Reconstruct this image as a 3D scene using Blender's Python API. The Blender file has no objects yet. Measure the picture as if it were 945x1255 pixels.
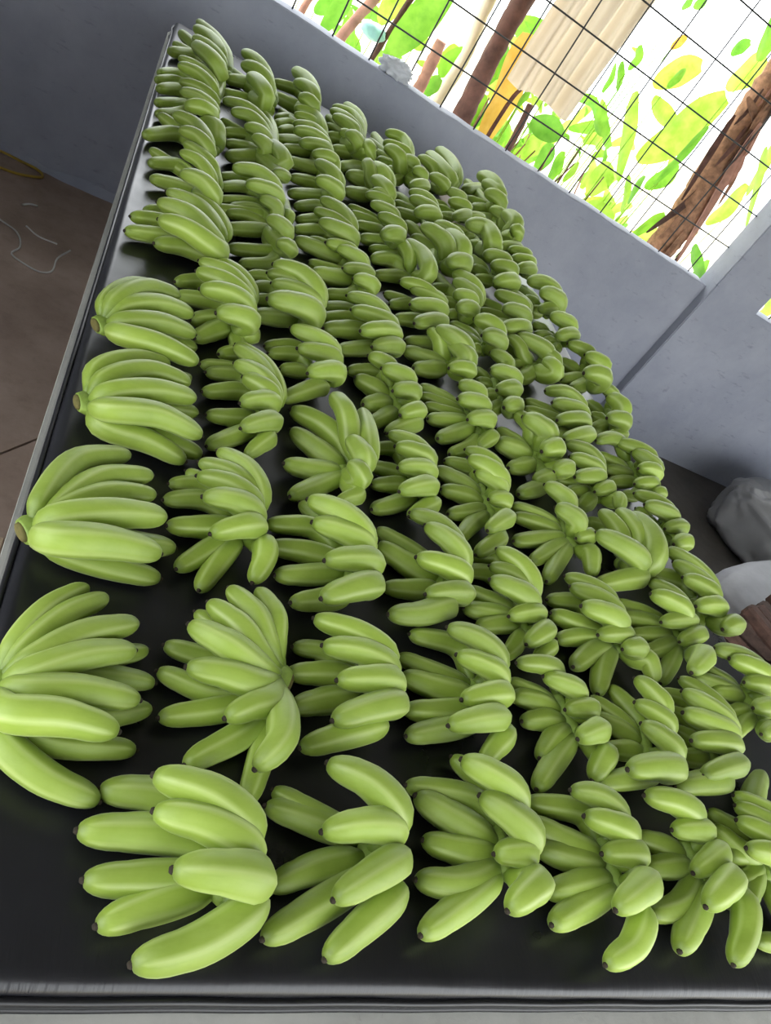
import bpy, bmesh, math, random
from mathutils import Vector, Matrix
import numpy as np

scene = bpy.context.scene
COL = scene.collection
PI = math.pi

# ------------------------------------------------------------------ camera, sky, sun, exposure
CAM_ROWS = [[0.855445, -0.284669, -0.432639], [-0.12707, 0.694477, -0.708205], [0.502062, 0.660806, 0.557914]]
FOCAL_PX = 922.72

cd = bpy.data.cameras.new('camera')
cam = bpy.data.objects.new('camera', cd)
COL.objects.link(cam)
cam.matrix_world = Matrix([CAM_ROWS[0] + [0.0], CAM_ROWS[1] + [0.0], CAM_ROWS[2] + [1.8], [0, 0, 0, 1]])
cd.sensor_fit = 'VERTICAL'
cd.sensor_height = 24.0
cd.lens = 24.0 * FOCAL_PX / 1255.0
cd.clip_start = 0.05
cd.clip_end = 300
scene.camera = cam

world = bpy.data.worlds.new('overcast_sky')
scene.world = world
world.use_nodes = True
wn = world.node_tree.nodes
wn['Background'].inputs['Color'].default_value = (0.93, 0.97, 1.0, 1)
wn['Background'].inputs['Strength'].default_value = 5.4

sd = bpy.data.lights.new('sun', 'SUN')
sd.energy = 6.0
sd.angle = math.radians(8)
sd.color = (1.0, 0.95, 0.86)
sun = bpy.data.objects.new('sun', sd)
COL.objects.link(sun)
sun.rotation_euler = Vector((-0.35, -0.45, -1.0)).to_track_quat('-Z', 'Y').to_euler()

vs = scene.view_settings
vs.view_transform = 'Standard'
vs.look = 'None'
vs.gamma = 1.0
vs.exposure = 0.0
vs.use_curve_mapping = False
scene.cycles.max_bounces = 8
scene.cycles.diffuse_bounces = 5
scene.cycles.sample_clamp_indirect = 6.0
scene.cycles.caustics_reflective = False
scene.cycles.caustics_refractive = False


# ------------------------------------------------------------------ materials
def lin(r, g, b):
    def c(v):
        v /= 255.0
        return v / 12.92 if v <= 0.04045 else ((v + 0.055) / 1.055) ** 2.4
    return (c(r), c(g), c(b), 1.0)


class NT:
    def __init__(self, name):
        self.m = bpy.data.materials.new(name)
        self.m.use_nodes = True
        self.t = self.m.node_tree
        self.b = self.t.nodes['Principled BSDF']
        self.out = self.t.nodes['Material Output']

    def n(self, kind, **kw):
        x = self.t.nodes.new(kind)
        for k, v in kw.items():
            setattr(x, k, v)
        return x

    def l(self, a, b):
        self.t.links.new(a, b)

    def coord(self, scale=1.0, kind='Object'):
        tc = self.n('ShaderNodeTexCoord')
        mp = self.n('ShaderNodeMapping')
        mp.inputs['Scale'].default_value = (scale,) * 3 if not isinstance(scale, tuple) else scale
        self.l(tc.outputs[kind], mp.inputs['Vector'])
        return mp.outputs['Vector']

    def noise(self, vec, scale, detail=5.0, rough=0.6):
        x = self.n('ShaderNodeTexNoise')
        x.inputs['Scale'].default_value = scale
        x.inputs['Detail'].default_value = detail
        x.inputs['Roughness'].default_value = rough
        if vec is not None:
            self.l(vec, x.inputs['Vector'])
        return x.outputs['Fac']

    def ramp(self, fac, stops):
        x = self.n('ShaderNodeValToRGB')
        e = x.color_ramp.elements
        while len(e) < len(stops):
            e.new(0.5)
        for q, (p, c) in zip(e, stops):
            q.position = p
            q.color = c if len(c) == 4 else (*c, 1)
        self.l(fac, x.inputs['Fac'])
        return x.outputs['Color']

    def mix(self, fac, a, b, blend='MIX'):
        x = self.n('ShaderNodeMix', data_type='RGBA', blend_type=blend)
        for sock, v in ((x.inputs[0], fac), (x.inputs[6], a), (x.inputs[7], b)):
            if hasattr(v, 'links'):
                self.l(v, sock)
            else:
                sock.default_value = v
        return x.outputs[2]

    def bump(self, h, strength=0.2, dist=0.01):
        x = self.n('ShaderNodeBump')
        x.inputs['Strength'].default_value = strength
        x.inputs['Distance'].default_value = dist
        self.l(h, x.inputs['Height'])
        self.l(x.outputs['Normal'], self.b.inputs['Normal'])

    def base(self, v):
        if hasattr(v, 'links'):
            self.l(v, self.b.inputs['Base Color'])
        else:
            self.b.inputs['Base Color'].default_value = v

    def rough(self, v):
        if hasattr(v, 'links'):
            self.l(v, self.b.inputs['Roughness'])
        else:
            self.b.inputs['Roughness'].default_value = v


def simple(name, col, rough=0.7, var=0.15, scale=12.0, bump=0.0, spec=None):
    k = NT(name)
    v = k.coord()
    f = k.noise(v, scale)
    d = tuple(x * (1 - var) for x in col[:3]) + (1,)
    u = tuple(min(1, x * (1 + var)) for x in col[:3]) + (1,)
    k.base(k.ramp(f, [(0.3, d), (0.7, u)]))
    k.rough(rough)
    if spec is not None:
        k.b.inputs['Specular IOR Level'].default_value = spec
    if bump:
        k.bump(f, bump, 0.01)
    return k.m


def banana_skin():
    k = NT('unripe_banana_skin')
    a = k.n('ShaderNodeAttribute', attribute_name='along').outputs['Fac']
    rid = k.n('ShaderNodeAttribute', attribute_name='ridge').outputs['Fac']
    v = k.coord()
    n1 = k.noise(v, 22.0, 4)
    n2 = k.noise(v, 160.0, 3)
    st = k.noise(k.coord((14.0, 60.0, 60.0)), 1.0, 4, 0.7)
    c = k.ramp(a, [(0.0, lin(80, 104, 30)), (0.10, lin(122, 146, 46)), (0.28, lin(146, 169, 66)),
                   (0.75, lin(146, 169, 65)), (0.94, lin(132, 154, 54)), (1.0, lin(98, 117, 42))])
    c = k.mix(k.ramp(n1, [(0.35, (0, 0, 0)), (0.75, (0.55, 0.55, 0.55))]), c, lin(124, 150, 48))
    c = k.mix(k.ramp(rid, [(0.4, (0, 0, 0)), (1.0, (0.45, 0.45, 0.45))]), c, lin(196, 210, 140))
    c = k.mix(k.ramp(n2, [(0.62, (0, 0, 0)), (0.80, (0.2, 0.2, 0.2))]), c, lin(124, 150, 62))
    c = k.mix(k.ramp(st, [(0.45, (0, 0, 0)), (0.75, (0.3, 0.3, 0.3))]), c, lin(162, 182, 90))
    info = k.n('ShaderNodeObjectInfo')
    hsv = k.n('ShaderNodeHueSaturation')
    mr = k.n('ShaderNodeMapRange')
    mr.inputs['To Min'].default_value = 0.86
    mr.inputs['To Max'].default_value = 1.12
    k.l(info.outputs['Random'], mr.inputs['Value'])
    k.l(mr.outputs['Result'], hsv.inputs['Value'])
    k.l(c, hsv.inputs['Color'])
    k.base(hsv.outputs['Color'])
    k.rough(0.5)
    k.b.inputs['Specular IOR Level'].default_value = 0.55
    k.b.inputs['Sheen Weight'].default_value = 0.10
    k.b.inputs['Sheen Roughness'].default_value = 0.4
    k.bump(n2, 0.05, 0.002)
    return k.m


def wall_paint():
    k = NT('grey_cement_render')
    v = k.coord()
    f = k.noise(v, 2.2, 6, 0.65)
    g = k.noise(v, 30.0, 5, 0.7)
    s = k.noise(k.coord((9.0, 9.0, 30.0)), 1.0, 4, 0.7)
    c = k.ramp(f, [(0.3, lin(143, 147, 160)), (0.7, lin(164, 167, 178))])
    c = k.mix(k.ramp(s, [(0.60, (0, 0, 0)), (0.72, (0.5, 0.5, 0.5))]), c, lin(112, 115, 122))
    c = k.mix(k.ramp(g, [(0.68, (0, 0, 0)), (0.82, (0.4, 0.4, 0.4))]), c, lin(190, 192, 194))
    k.base(c)
    k.rough(0.8)
    k.bump(g, 0.25, 0.006)
    return k.m


def concrete(name, lo, hi, speck, sc=3.0):
    k = NT(name)
    v = k.coord()
    f = k.noise(v, sc, 6, 0.65)
    g = k.noise(v, 60.0, 4, 0.7)
    h = k.noise(v, 14.0, 5, 0.7)
    c = k.ramp(f, [(0.3, lo), (0.7, hi)])
    c = k.mix(k.ramp(h, [(0.5, (0, 0, 0)), (0.8, (0.4, 0.4, 0.4))]), c, speck)
    c = k.mix(k.ramp(g, [(0.67, (0, 0, 0)), (0.78, (0.6, 0.6, 0.6))]), c, speck)
    k.base(c)
    k.rough(0.85)
    k.bump(g, 0.2, 0.004)
    return k.m


def vinyl():
    k = NT('black_vinyl')
    v = k.coord()
    f = k.noise(v, 5.0, 5, 0.6)
    g = k.noise(v, 260.0, 3, 0.6)
    w = k.noise(k.coord((70.0, 9.0, 9.0)), 1.0, 4, 0.65)
    st = k.noise(v, 16.0, 6, 0.75)
    c = k.ramp(f, [(0.3, lin(20, 20, 23)), (0.7, lin(31, 31, 35))])
    c = k.mix(k.ramp(st, [(0.62, (0, 0, 0)), (0.78, (0.4, 0.4, 0.4))]), c, lin(80, 68, 56))
    k.base(c)
    k.rough(k.ramp(f, [(0.3, (0.26,) * 3), (0.7, (0.36,) * 3)]))
    k.b.inputs['Specular IOR Level'].default_value = 0.5
    # creases only along the worn front edge of the mat
    sx = k.n('ShaderNodeSeparateXYZ')
    k.l(v, sx.inputs[0])
    mr = k.n('ShaderNodeMapRange')
    mr.inputs['From Min'].default_value = 0.21
    mr.inputs['From Max'].default_value = 0.36
    mr.inputs['To Min'].default_value = 1.0
    mr.inputs['To Max'].default_value = 0.03
    k.l(sx.outputs['Y'], mr.inputs['Value'])
    cr = k.n('ShaderNodeMath', operation='MULTIPLY')
    k.l(w, cr.inputs[0])
    k.l(mr.outputs['Result'], cr.inputs[1])
    a = k.n('ShaderNodeMath', operation='MULTIPLY_ADD')
    k.l(g, a.inputs[0])
    a.inputs[1].default_value = 0.05
    k.l(cr.outputs[0], a.inputs[2])
    k.bump(a.outputs[0], 0.2, 0.006)
    return k.m


def leaf_mat(name, col, col2, trans=0.5):
    k = NT(name)
    v = k.coord()
    f = k.noise(v, 9.0, 4)
    c = k.ramp(f, [(0.3, col), (0.7, col2)])
    k.base(c)
    k.rough(0.5)
    tr = k.n('ShaderNodeBsdfTranslucent')
    k.l(c, tr.inputs['Color'])
    mx = k.n('ShaderNodeMixShader')
    mx.inputs[0].default_value = trans
    k.l(k.b.outputs[0], mx.inputs[1])
    k.l(tr.outputs[0], mx.inputs[2])
    k.l(mx.outputs[0], k.out.inputs['Surface'])
    return k.m


def plastic_film(name, col, alpha):
    k = NT(name)
    f = k.noise(k.coord(), 7.0, 3)
    k.base(k.ramp(f, [(0.3, col), (0.7, tuple(min(1, x * 1.15) for x in col[:3]) + (1,))]))
    k.rough(0.35)
    tr = k.n('ShaderNodeBsdfTranslucent')
    tr.inputs['Color'].default_value = col
    mx = k.n('ShaderNodeMixShader')
    mx.inputs[0].default_value = alpha
    k.l(k.b.outputs[0], mx.inputs[1])
    k.l(tr.outputs[0], mx.inputs[2])
    k.l(mx.outputs[0], k.out.inputs['Surface'])
    return k.m


M = dict(
    skin=banana_skin(),
    tip=simple('blackened_blossom_tip', lin(44, 36, 24), 0.9),
    crown=simple('cut_crown', lin(128, 152, 62), 0.6, 0.25, 60),
    cut=simple('browned_stem_cut', lin(98, 92, 46), 0.85, 0.3, 90),
    wall=wall_paint(),
    slab=concrete('bench_concrete', lin(150, 150, 144), lin(182, 181, 174), lin(118, 116, 110)),
    floor=concrete('brown_dusty_floor', lin(140, 120, 106), lin(168, 148, 134), lin(104, 88, 76)),
    apron=concrete('pale_floor', lin(160, 158, 152), lin(180, 178, 172), lin(118, 116, 110)),
    vinyl=vinyl(),
    piping=simple('vinyl_piping', lin(20, 20, 23), 0.4, 0.2, 40),
    shadefloor=concrete('shade_painted_floor', lin(66, 62, 57), lin(84, 78, 72), lin(50, 46, 42)),  # shade right of the bench, put into a darker floor colour
    roof=simple('roof_sheet', lin(120, 120, 118), 0.8),
    ground=simple('dry_pale_soil', lin(214, 208, 186), 0.95, 0.12, 1.4),
    wire=simple('weathered_wire', lin(40, 41, 43), 0.6, 0.2, 40),
    string=simple('pale_string', lin(190, 188, 182), 0.8),
    hose=simple('yellow_hose', lin(170, 140, 50), 0.5),
    sack=simple('white_woven_sack', lin(172, 172, 176), 0.55, 0.06, 20, 0.1),
    film=plastic_film('clear_film', lin(210, 212, 216), 0.25),
    card=simple('cardboard', lin(176, 156, 130), 0.9),
    bark=simple('dark_brown_husk', lin(70, 54, 47), 0.9, 0.45, 30, 0.5),
    bark2=simple('red_brown_husk', lin(84, 61, 52), 0.9, 0.4, 30, 0.5),
    dead=simple('dry_leaf_sheath', lin(146, 108, 82), 0.9, 0.5, 22, 0.8),
    trunk=simple('dark_stem', lin(96, 66, 56), 0.9, 0.4, 14, 0.5),
    rust=simple('pinkish_dry_stalk', lin(178, 132, 112), 0.9, 0.3, 14, 0.4),
    pole=simple('pale_pole', lin(214, 200, 176), 0.8, 0.1, 8),
    cloth=plastic_film('beige_cloth', lin(192, 178, 158), 0.4),
    leaf1=leaf_mat('banana_leaf_bright', lin(88, 142, 34), lin(128, 176, 58)),
    leaf2=leaf_mat('banana_leaf_yellowgreen', lin(130, 175, 46), lin(170, 203, 84)),
    leaf3=leaf_mat('leaf_mid_green', lin(84, 140, 40), lin(116, 168, 60)),
    leafy=leaf_mat('dry_yellow_leaf', lin(196, 150, 50), lin(214, 172, 84), 0.4),
    film2=plastic_film('sack_film', lin(128, 127, 128), 0.15),
    blue=simple('blue_green_bag', lin(150, 200, 190), 0.5),
)


# ------------------------------------------------------------------ mesh helpers
def link(name, me, mat, parent=None, loc=None):
    o = bpy.data.objects.new(name, me)
    COL.objects.link(o)
    if mat is not None and not me.materials:
        me.materials.append(mat)
    if parent is not None:
        o.parent = parent
    if loc is not None:
        o.location = loc
    return o


def pydata(name, v, f, smooth=True):
    me = bpy.data.meshes.new(name)
    me.from_pydata([tuple(x) for x in v], [], f)
    if smooth:
        me.polygons.foreach_set('use_smooth', [True] * len(me.polygons))
    me.update()
    return me


def tag(o, label, cat, group=None, kind=None):
    o['label'] = label
    o['category'] = cat
    if group:
        o['group'] = group
    if kind:
        o['kind'] = kind
    return o


def empty(name, loc):
    o = bpy.data.objects.new(name, None)
    COL.objects.link(o)
    o.location = loc
    o.empty_display_size = 0.05
    return o


def struct(o):
    o['kind'] = 'structure'
    return o


def box_me(name, lo, hi, bevel=0.0, seg=2):
    bm = bmesh.new()
    bmesh.ops.create_cube(bm, size=1.0)
    for v in bm.verts:
        v.co = Vector([lo[i] + (v.co[i] + 0.5) * (hi[i] - lo[i]) for i in range(3)])
    if bevel:
        bmesh.ops.bevel(bm, geom=bm.edges[:], offset=bevel, segments=seg, affect='EDGES')
    me = bpy.data.meshes.new(name)
    bm.to_mesh(me)
    bm.free()
    return me


def catmull(pts, n):
    P = [np.array(p, float) for p in pts]
    P = [2 * P[0] - P[1]] + P + [2 * P[-1] - P[-2]]
    out = []
    for i in range(1, len(P) - 2):
        p0, p1, p2, p3 = P[i - 1:i + 3]
        # centripetal
        t0 = 0.0
        t1 = t0 + max(1e-5, np.linalg.norm(p1 - p0)) ** 0.5
        t2 = t1 + max(1e-5, np.linalg.norm(p2 - p1)) ** 0.5
        t3 = t2 + max(1e-5, np.linalg.norm(p3 - p2)) ** 0.5
        for t in np.linspace(t1, t2, n, endpoint=False):
            a1 = (t1 - t) / (t1 - t0) * p0 + (t - t0) / (t1 - t0) * p1
            a2 = (t2 - t) / (t2 - t1) * p1 + (t - t1) / (t2 - t1) * p2
            a3 = (t3 - t) / (t3 - t2) * p2 + (t - t2) / (t3 - t2) * p3
            b1 = (t2 - t) / (t2 - t0) * a1 + (t - t0) / (t2 - t0) * a2
            b2 = (t3 - t) / (t3 - t1) * a2 + (t - t1) / (t3 - t1) * a3
            out.append((t2 - t) / (t2 - t1) * b1 + (t - t1) / (t2 - t1) * b2)
    out.append(P[-2])
    return np.array(out)


def resample(path, s):
    seg = np.linalg.norm(np.diff(path, axis=0), axis=1)
    cum = np.r_[0, np.cumsum(seg)]
    return np.stack([np.interp(s, cum, path[:, k]) for k in range(3)], 1), cum[-1]


def frames(p):
    t = np.gradient(p, axis=0)
    t /= np.linalg.norm(t, axis=1)[:, None] + 1e-12
    u = np.array([0, 0, 1.0])
    if abs(t[0] @ u) > 0.9:
        u = np.array([1.0, 0, 0])
    us = []
    for i in range(len(p)):
        u = u - (u @ t[i]) * t[i]
        u /= np.linalg.norm(u) + 1e-12
        us.append(u.copy())
    us = np.array(us)
    return t, us, np.cross(t, us)


def tube(name, pts, rad, seg=8, sub=6, cap=True, closed=False):
    path = catmull(pts, sub) if len(pts) > 2 else np.array([np.array(pts[0]) * (1 - k) + np.array(pts[1]) * k for k in np.linspace(0, 1, sub + 1)])
    rr = np.interp(np.linspace(0, 1, len(path)), np.linspace(0, 1, len(rad)), rad) if hasattr(rad, '__len__') else np.full(len(path), rad)
    t, u, w = frames(path)
    th = np.arange(seg) * 2 * PI / seg
    v = []
    for i in range(len(path)):
        v += list(path[i] + rr[i] * (np.cos(th)[:, None] * u[i] + np.sin(th)[:, None] * w[i]))
    f = []
    for i in range(len(path) - 1):
        for j in range(seg):
            a = i * seg + j
            b = i * seg + (j + 1) % seg
            f.append((a, b, b + seg, a + seg))
    if cap:
        f.append(tuple(range(seg))[::-1])
        f.append(tuple((len(path) - 1) * seg + j for j in range(seg)))
    return pydata(name, v, f)


# ------------------------------------------------------------------ the setting
def wall_box(name, lo, hi, mat):
    return struct(link(name, box_me(name, lo, hi, 0.006, 1), mat))


# floor: slabs with a joint between them
fl = struct(link('floor', box_me('floor', (-3.2, -4.0, -0.20), (7.0, 4.14, -0.02)), M['floor']))
def floor_slab(poly, mt='floor'):
    n = len(poly)
    v = [(x, y, -0.02) for x, y in poly] + [(x, y, 0.0) for x, y in poly]
    f = [tuple(range(n - 1, -1, -1)), tuple(range(n, 2 * n))] + [(i, (i + 1) % n, (i + 1) % n + n, i + n) for i in range(n)]
    link('slab', pydata('slab', v, f, False), M[mt], fl)
# an old diagonal crack splits the screed in two
crack = [(-3.2, -2.4), (-1.2, 0.42), (-0.5, 1.36), (-0.066, 1.953), (0.03, 2.085), (0.9, 3.2), (1.5, 3.995)]
floor_slab(crack + [(-3.2, 3.995)])
floor_slab([(x + 0.010, y) for x, y in reversed(crack)] + [(-3.19, -4.0), (1.2, -4.0), (1.2, -0.5), (1.9, 1.2), (2.1, 3.995)])
floor_slab([(1.21, -4.0), (7.0, -4.0), (7.0, 3.995), (2.11, 3.995), (1.91, 1.2), (1.21, -0.5)], 'shadefloor')

# back wall with the slightly sloping sill of the opening
def sloped_wall(name, x0, x1, y0, y1, z0, z1):
    rnd = random.Random(5)
    n = 40
    v, f = [], []
    for i in range(n + 1):
        k = i / n
        x = x0 + (x1 - x0) * k
        z = z0 + (z1 - z0) * k + (rnd.uniform(-0.003, 0.003) if 0 < i < n else 0)
        e = 0.006
        v += [(x, y0, 0.0), (x, y0, z - e), (x, y0 + e, z), (x, y1 - e, z), (x, y1, z - e), (x, y1, 0.0)]
    for i in range(n):
        a = i * 6
        for j in range(5):
            f.append((a + j, a + 6 + j, a + 7 + j, a + 1 + j))
    f.append((0, 1, 2, 3, 4, 5))
    f.append(tuple(n * 6 + j for j in (5, 4, 3, 2, 1, 0)))
    return pydata(name, v, f, False)


struct(link('wall_back', sloped_wall('wall_back', -1.20, 3.30, 4.0, 4.14, 1.224, 1.125), M['wall']))
wall_box('wall_back_left', (-1.20, 4.01, 1.18), (-0.50, 4.13, 3.0), M['wall'])
def prism_wall(name, poly, y0, y1):
    n = len(poly)
    v = [(x, y0, z) for x, z in poly] + [(x, y1, z) for x, z in poly]
    f = [tuple(range(n)), tuple(range(2 * n - 1, n - 1, -1))] + [(i, i + n, (i + 1) % n + n, (i + 1) % n) for i in range(n)]
    bm = bmesh.new()
    me = pydata(name, v, f, False)
    bm.from_mesh(me)
    bmesh.ops.recalc_face_normals(bm, faces=bm.faces[:])
    bmesh.ops.bevel(bm, geom=[e for e in bm.edges if abs(e.verts[0].co.y - e.verts[1].co.y) < 1e-6 and e.verts[0].co.z + e.verts[1].co.z > 0.1], offset=0.006, segments=2, affect='EDGES')
    bm.to_mesh(me)
    bm.free()
    return struct(link(name, me, M['wall']))
prism_wall('wall_back_right', [(3.30, 0), (7.0, 0), (7.0, 1.147), (3.70, 1.147), (3.70, 3.0), (3.30, 3.0)], 3.93, 4.10)   # with the pillar
wall_box('wall_left_blocker', (-1.34, 0.75, 0.0), (-1.2, 4.14, 3.0), M['wall'])  # unseen wall, placed this close to darken the far left corner
wall_box('wall_front_blocker', (-1.6, -1.44, 0.0), (0.3, -1.3, 3.0), M['wall'])  # unseen, added behind the camera to block light from the front left
wall_box('wall_right_blocker', (5.25, -0.6, 0.0), (5.39, 3.93, 3.0), M['wall'])  # unseen, added out of frame to darken the floor and wall foot at right
wall_box('trim_1', (-0.50, 4.0, 2.6), (3.30, 4.14, 3.0), M['wall'])            # lintel
wall_box('trim_2', (3.70, 3.95, 2.6), (7.0, 4.09, 3.0), M['wall'])
struct(link('ceiling', box_me('ceiling', (-1.5, -2.0, 3.0), (7.2, 5.0, 3.1)), M['roof']))
# rough mortar skirting at the foot of the back wall
rnd = random.Random(3)
v, f = [], []
n = 60
for i in range(n + 1):
    x = -1.2 + 4.5 * i / n
    d = 0.018 + rnd.uniform(-0.008, 0.012)
    hh = 0.03 + rnd.uniform(-0.012, 0.02)
    v += [(x, 4.0 - d, 0.0), (x, 4.0 - d * 0.5, hh * 0.6), (x, 4.0, hh)]
for i in range(n):
    a = i * 3
    f += [(a, a + 3, a + 4, a + 1), (a + 1, a + 4, a + 5, a + 2)]
struct(link('baseboard_back', pydata('baseboard_back', v, f), M['wall']))

# outside ground
rnd = random.Random(8)
gv, gf = [], []
nx, ny = 50, 40
for j in range(ny + 1):
    for i in range(nx + 1):
        gv.append((-20 + 44 * i / nx, 4.14 + 30 * (j / ny) ** 1.6, -0.06 + (rnd.uniform(-0.05, 0.05) if j > 1 else 0)))
for j in range(ny):
    for i in range(nx):
        a = j * (nx + 1) + i
        gf.append((a, a + 1, a + nx + 2, a + nx + 1))
gr = struct(link('outdoor_ground', pydata('outdoor_ground', gv, gf), M['ground']))
fg = struct(link('yard_ground', box_me('yard_ground', (-25, -30, -0.3), (30, -4.0, -0.2)), M['ground']))

# wire grid in the opening: every wire its own part
grille = tag(empty('window_grille', (1.8, 4.075, 1.15)), 'dark square wire mesh closing the opening above the grey back wall', 'grille')
def wire(p, q, r=0.0042):
    o = Vector((1.8, 4.075, 1.15))
    mid = (Vector(p) + Vector(q)) / 2 + Vector((0, 0.002, 0.0))
    return link('wire', tube('wire', [Vector(p) - o, mid - o, Vector(q) - o], r, 6, 4), M['wire'], grille)
for x in (-0.16, 0.05, 0.26, 0.468, 0.678, 0.877, 1.085, 1.298, 1.511, 1.725, 1.95, 2.183, 2.422, 2.665, 2.91, 3.175):
    wire((x, 4.075, 1.204 - 0.0219 * (x + 0.3) - 0.006), (x + 0.004, 4.075, 2.55))
for z, za in ((1.362, 1.358), (1.573, 1.574), (1.792, 1.80), (2.02, 2.03), (2.26, 2.27)):
    wire((-0.50, 4.081, z), (3.30, 4.081, za))
g2 = tag(empty('window_grille', (4.5, 4.03, 1.15)), 'wire mesh of the small right opening beyond the pillar', 'grille')
for x in (3.9, 4.12, 4.34, 4.56, 4.78, 5.0):
    link('wire', tube('wire', [(x - 4.5, 0, -0.003), (x - 4.5, 0.002, 0.7), (x - 4.5, 0, 1.4)], 0.0042, 6, 4), M['wire'], g2)
for z in (0.22, 0.44, 0.66):
    link('wire', tube('wire', [(-0.8, 0.006, z), (0.5, 0.006, z), (2.4, 0.006, z)], 0.0042, 6, 4), M['wire'], g2)

# ------------------------------------------------------------------ bench and mat
TX0, TX1, TY0, TY1 = 0.012, 1.60, 0.12, 3.63
bench = tag(empty('concrete_bench', (0.8, 1.8, 0)), 'long pale concrete bench under the black mat and bananas', 'bench')
def bpart(name, lo, hi, mat, bev=0.006):
    o = link(name, box_me(name, lo, hi, bev, 2), mat, bench)
    o.matrix_parent_inverse = Matrix.Translation((-0.8, -1.8, 0))
    return o
bpart('slab', (TX0, TY0, 0.87), (TX1, TY1, 0.9485), M['slab'])
for y in (0.55, 1.8, 3.1):
    bpart('pier', (0.22, y, 0.0), (1.38, y + 0.2, 0.87), M['slab'])

MX0, MX1, MY0, MY1 = 0.028, 1.578, 0.214, 3.605
def cushion():
    rnd = random.Random(11)
    nx, ny = 60, 130
    edge = [0.0, 0.0015, 0.004, 0.008, 0.013, 0.019, 0.03, 0.05, 0.075]
    def line(a, b, n):
        return np.r_[a + np.array(edge), np.linspace(a + 0.1, b - 0.1, n - 2 * len(edge) + 1), (b - np.array(edge))[::-1]]
    xs, ys = line(MX0, MX1, nx), line(MY0, MY1, ny)
    v, f = [], []
    for j, y in enumerate(ys):
        for i, x in enumerate(xs):
            d = min(x - MX0, MX1 - x, y - MY0, MY1 - y)
            k = min(1.0, d / 0.019)
            z = 0.949 + 0.034 + 0.017 * math.sqrt(max(0, 1 - (1 - k) ** 2))
            z += 0.0012 * math.sin(11 * x + 4 * math.sin(3 * y)) * k
            if d < 0.07:
                z += 0.0018 * math.sin(95 * (x if (y - MY0 < 0.05 or MY1 - y < 0.05) else y) + 3 * math.sin(17 * x)) * (d / 0.07)
            v.append((x, y, z))
    for j in range(ny):
        for i in range(nx):
            a = j * (nx + 1) + i
            f.append((a, a + 1, a + nx + 2, a + nx + 1))
    # skirt down to the bench
    ring = [i for i in range(nx + 1)] + [(j + 1) * (nx + 1) + nx for j in range(ny)] + \
           [ny * (nx + 1) + i for i in range(nx - 1, -1, -1)] + [j * (nx + 1) for j in range(ny - 1, 0, -1)]
    cx, cy = (MX0 + MX1) / 2, (MY0 + MY1) / 2
    prev = ring
    for dz, out in ((-0.012, 0.004), (-0.024, 0.003), (-0.0335, -0.004)):
        base = len(v)
        for q in ring:
            x, y, z = v[q]
            sx = (1 if x > cx else -1) * (abs(x - cx) > (MX1 - MX0) / 2 - 1e-4)
            sy = (1 if y > cy else -1) * (abs(y - cy) > (MY1 - MY0) / 2 - 1e-4)
            v.append((x + sx * out, y + sy * out, 0.983 + dz))
        cur = list(range(base, base + len(ring)))
        for a in range(len(ring)):
            b = (a + 1) % len(ring)
            f.append((prev[b], prev[a], cur[a], cur[b]))
        prev = cur
    return pydata('cushion', v, f)
mat_root = tag(empty('vinyl_mat', (0.8, 1.9, 0.949)), 'black vinyl padded mat covering the bench under the bananas', 'mat')
inv = Matrix.Translation((-0.8, -1.9, -0.949))
o = link('cushion', cushion(), M['vinyl'], mat_root)
o.matrix_parent_inverse = inv
for zz, oo in ((0.983, 0.003), (0.9545, 0.001)):
    a0, a1, b0, b1 = MX0 - oo, MX1 + oo, MY0 - oo, MY1 + oo
    pts = []
    nn = 30
    cs = [(a0, b0), (a1, b0), (a1, b1), (a0, b1)]
    for q in range(4):
        p0, p1 = cs[q], cs[(q + 1) % 4]
        for k in range(nn):
            t = 0.01 + 0.98 * k / nn
            wob = 0.0016 * math.sin(k * 1.7 + q)
            pts.append((p0[0] + (p1[0] - p0[0]) * t, p0[1] + (p1[1] - p0[1]) * t, zz + wob))
    pts.append(pts[0])
    o = link('piping', tube('piping', pts, 0.0042, 8, 2), M['piping'], mat_root)
    o.matrix_parent_inverse = inv

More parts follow.
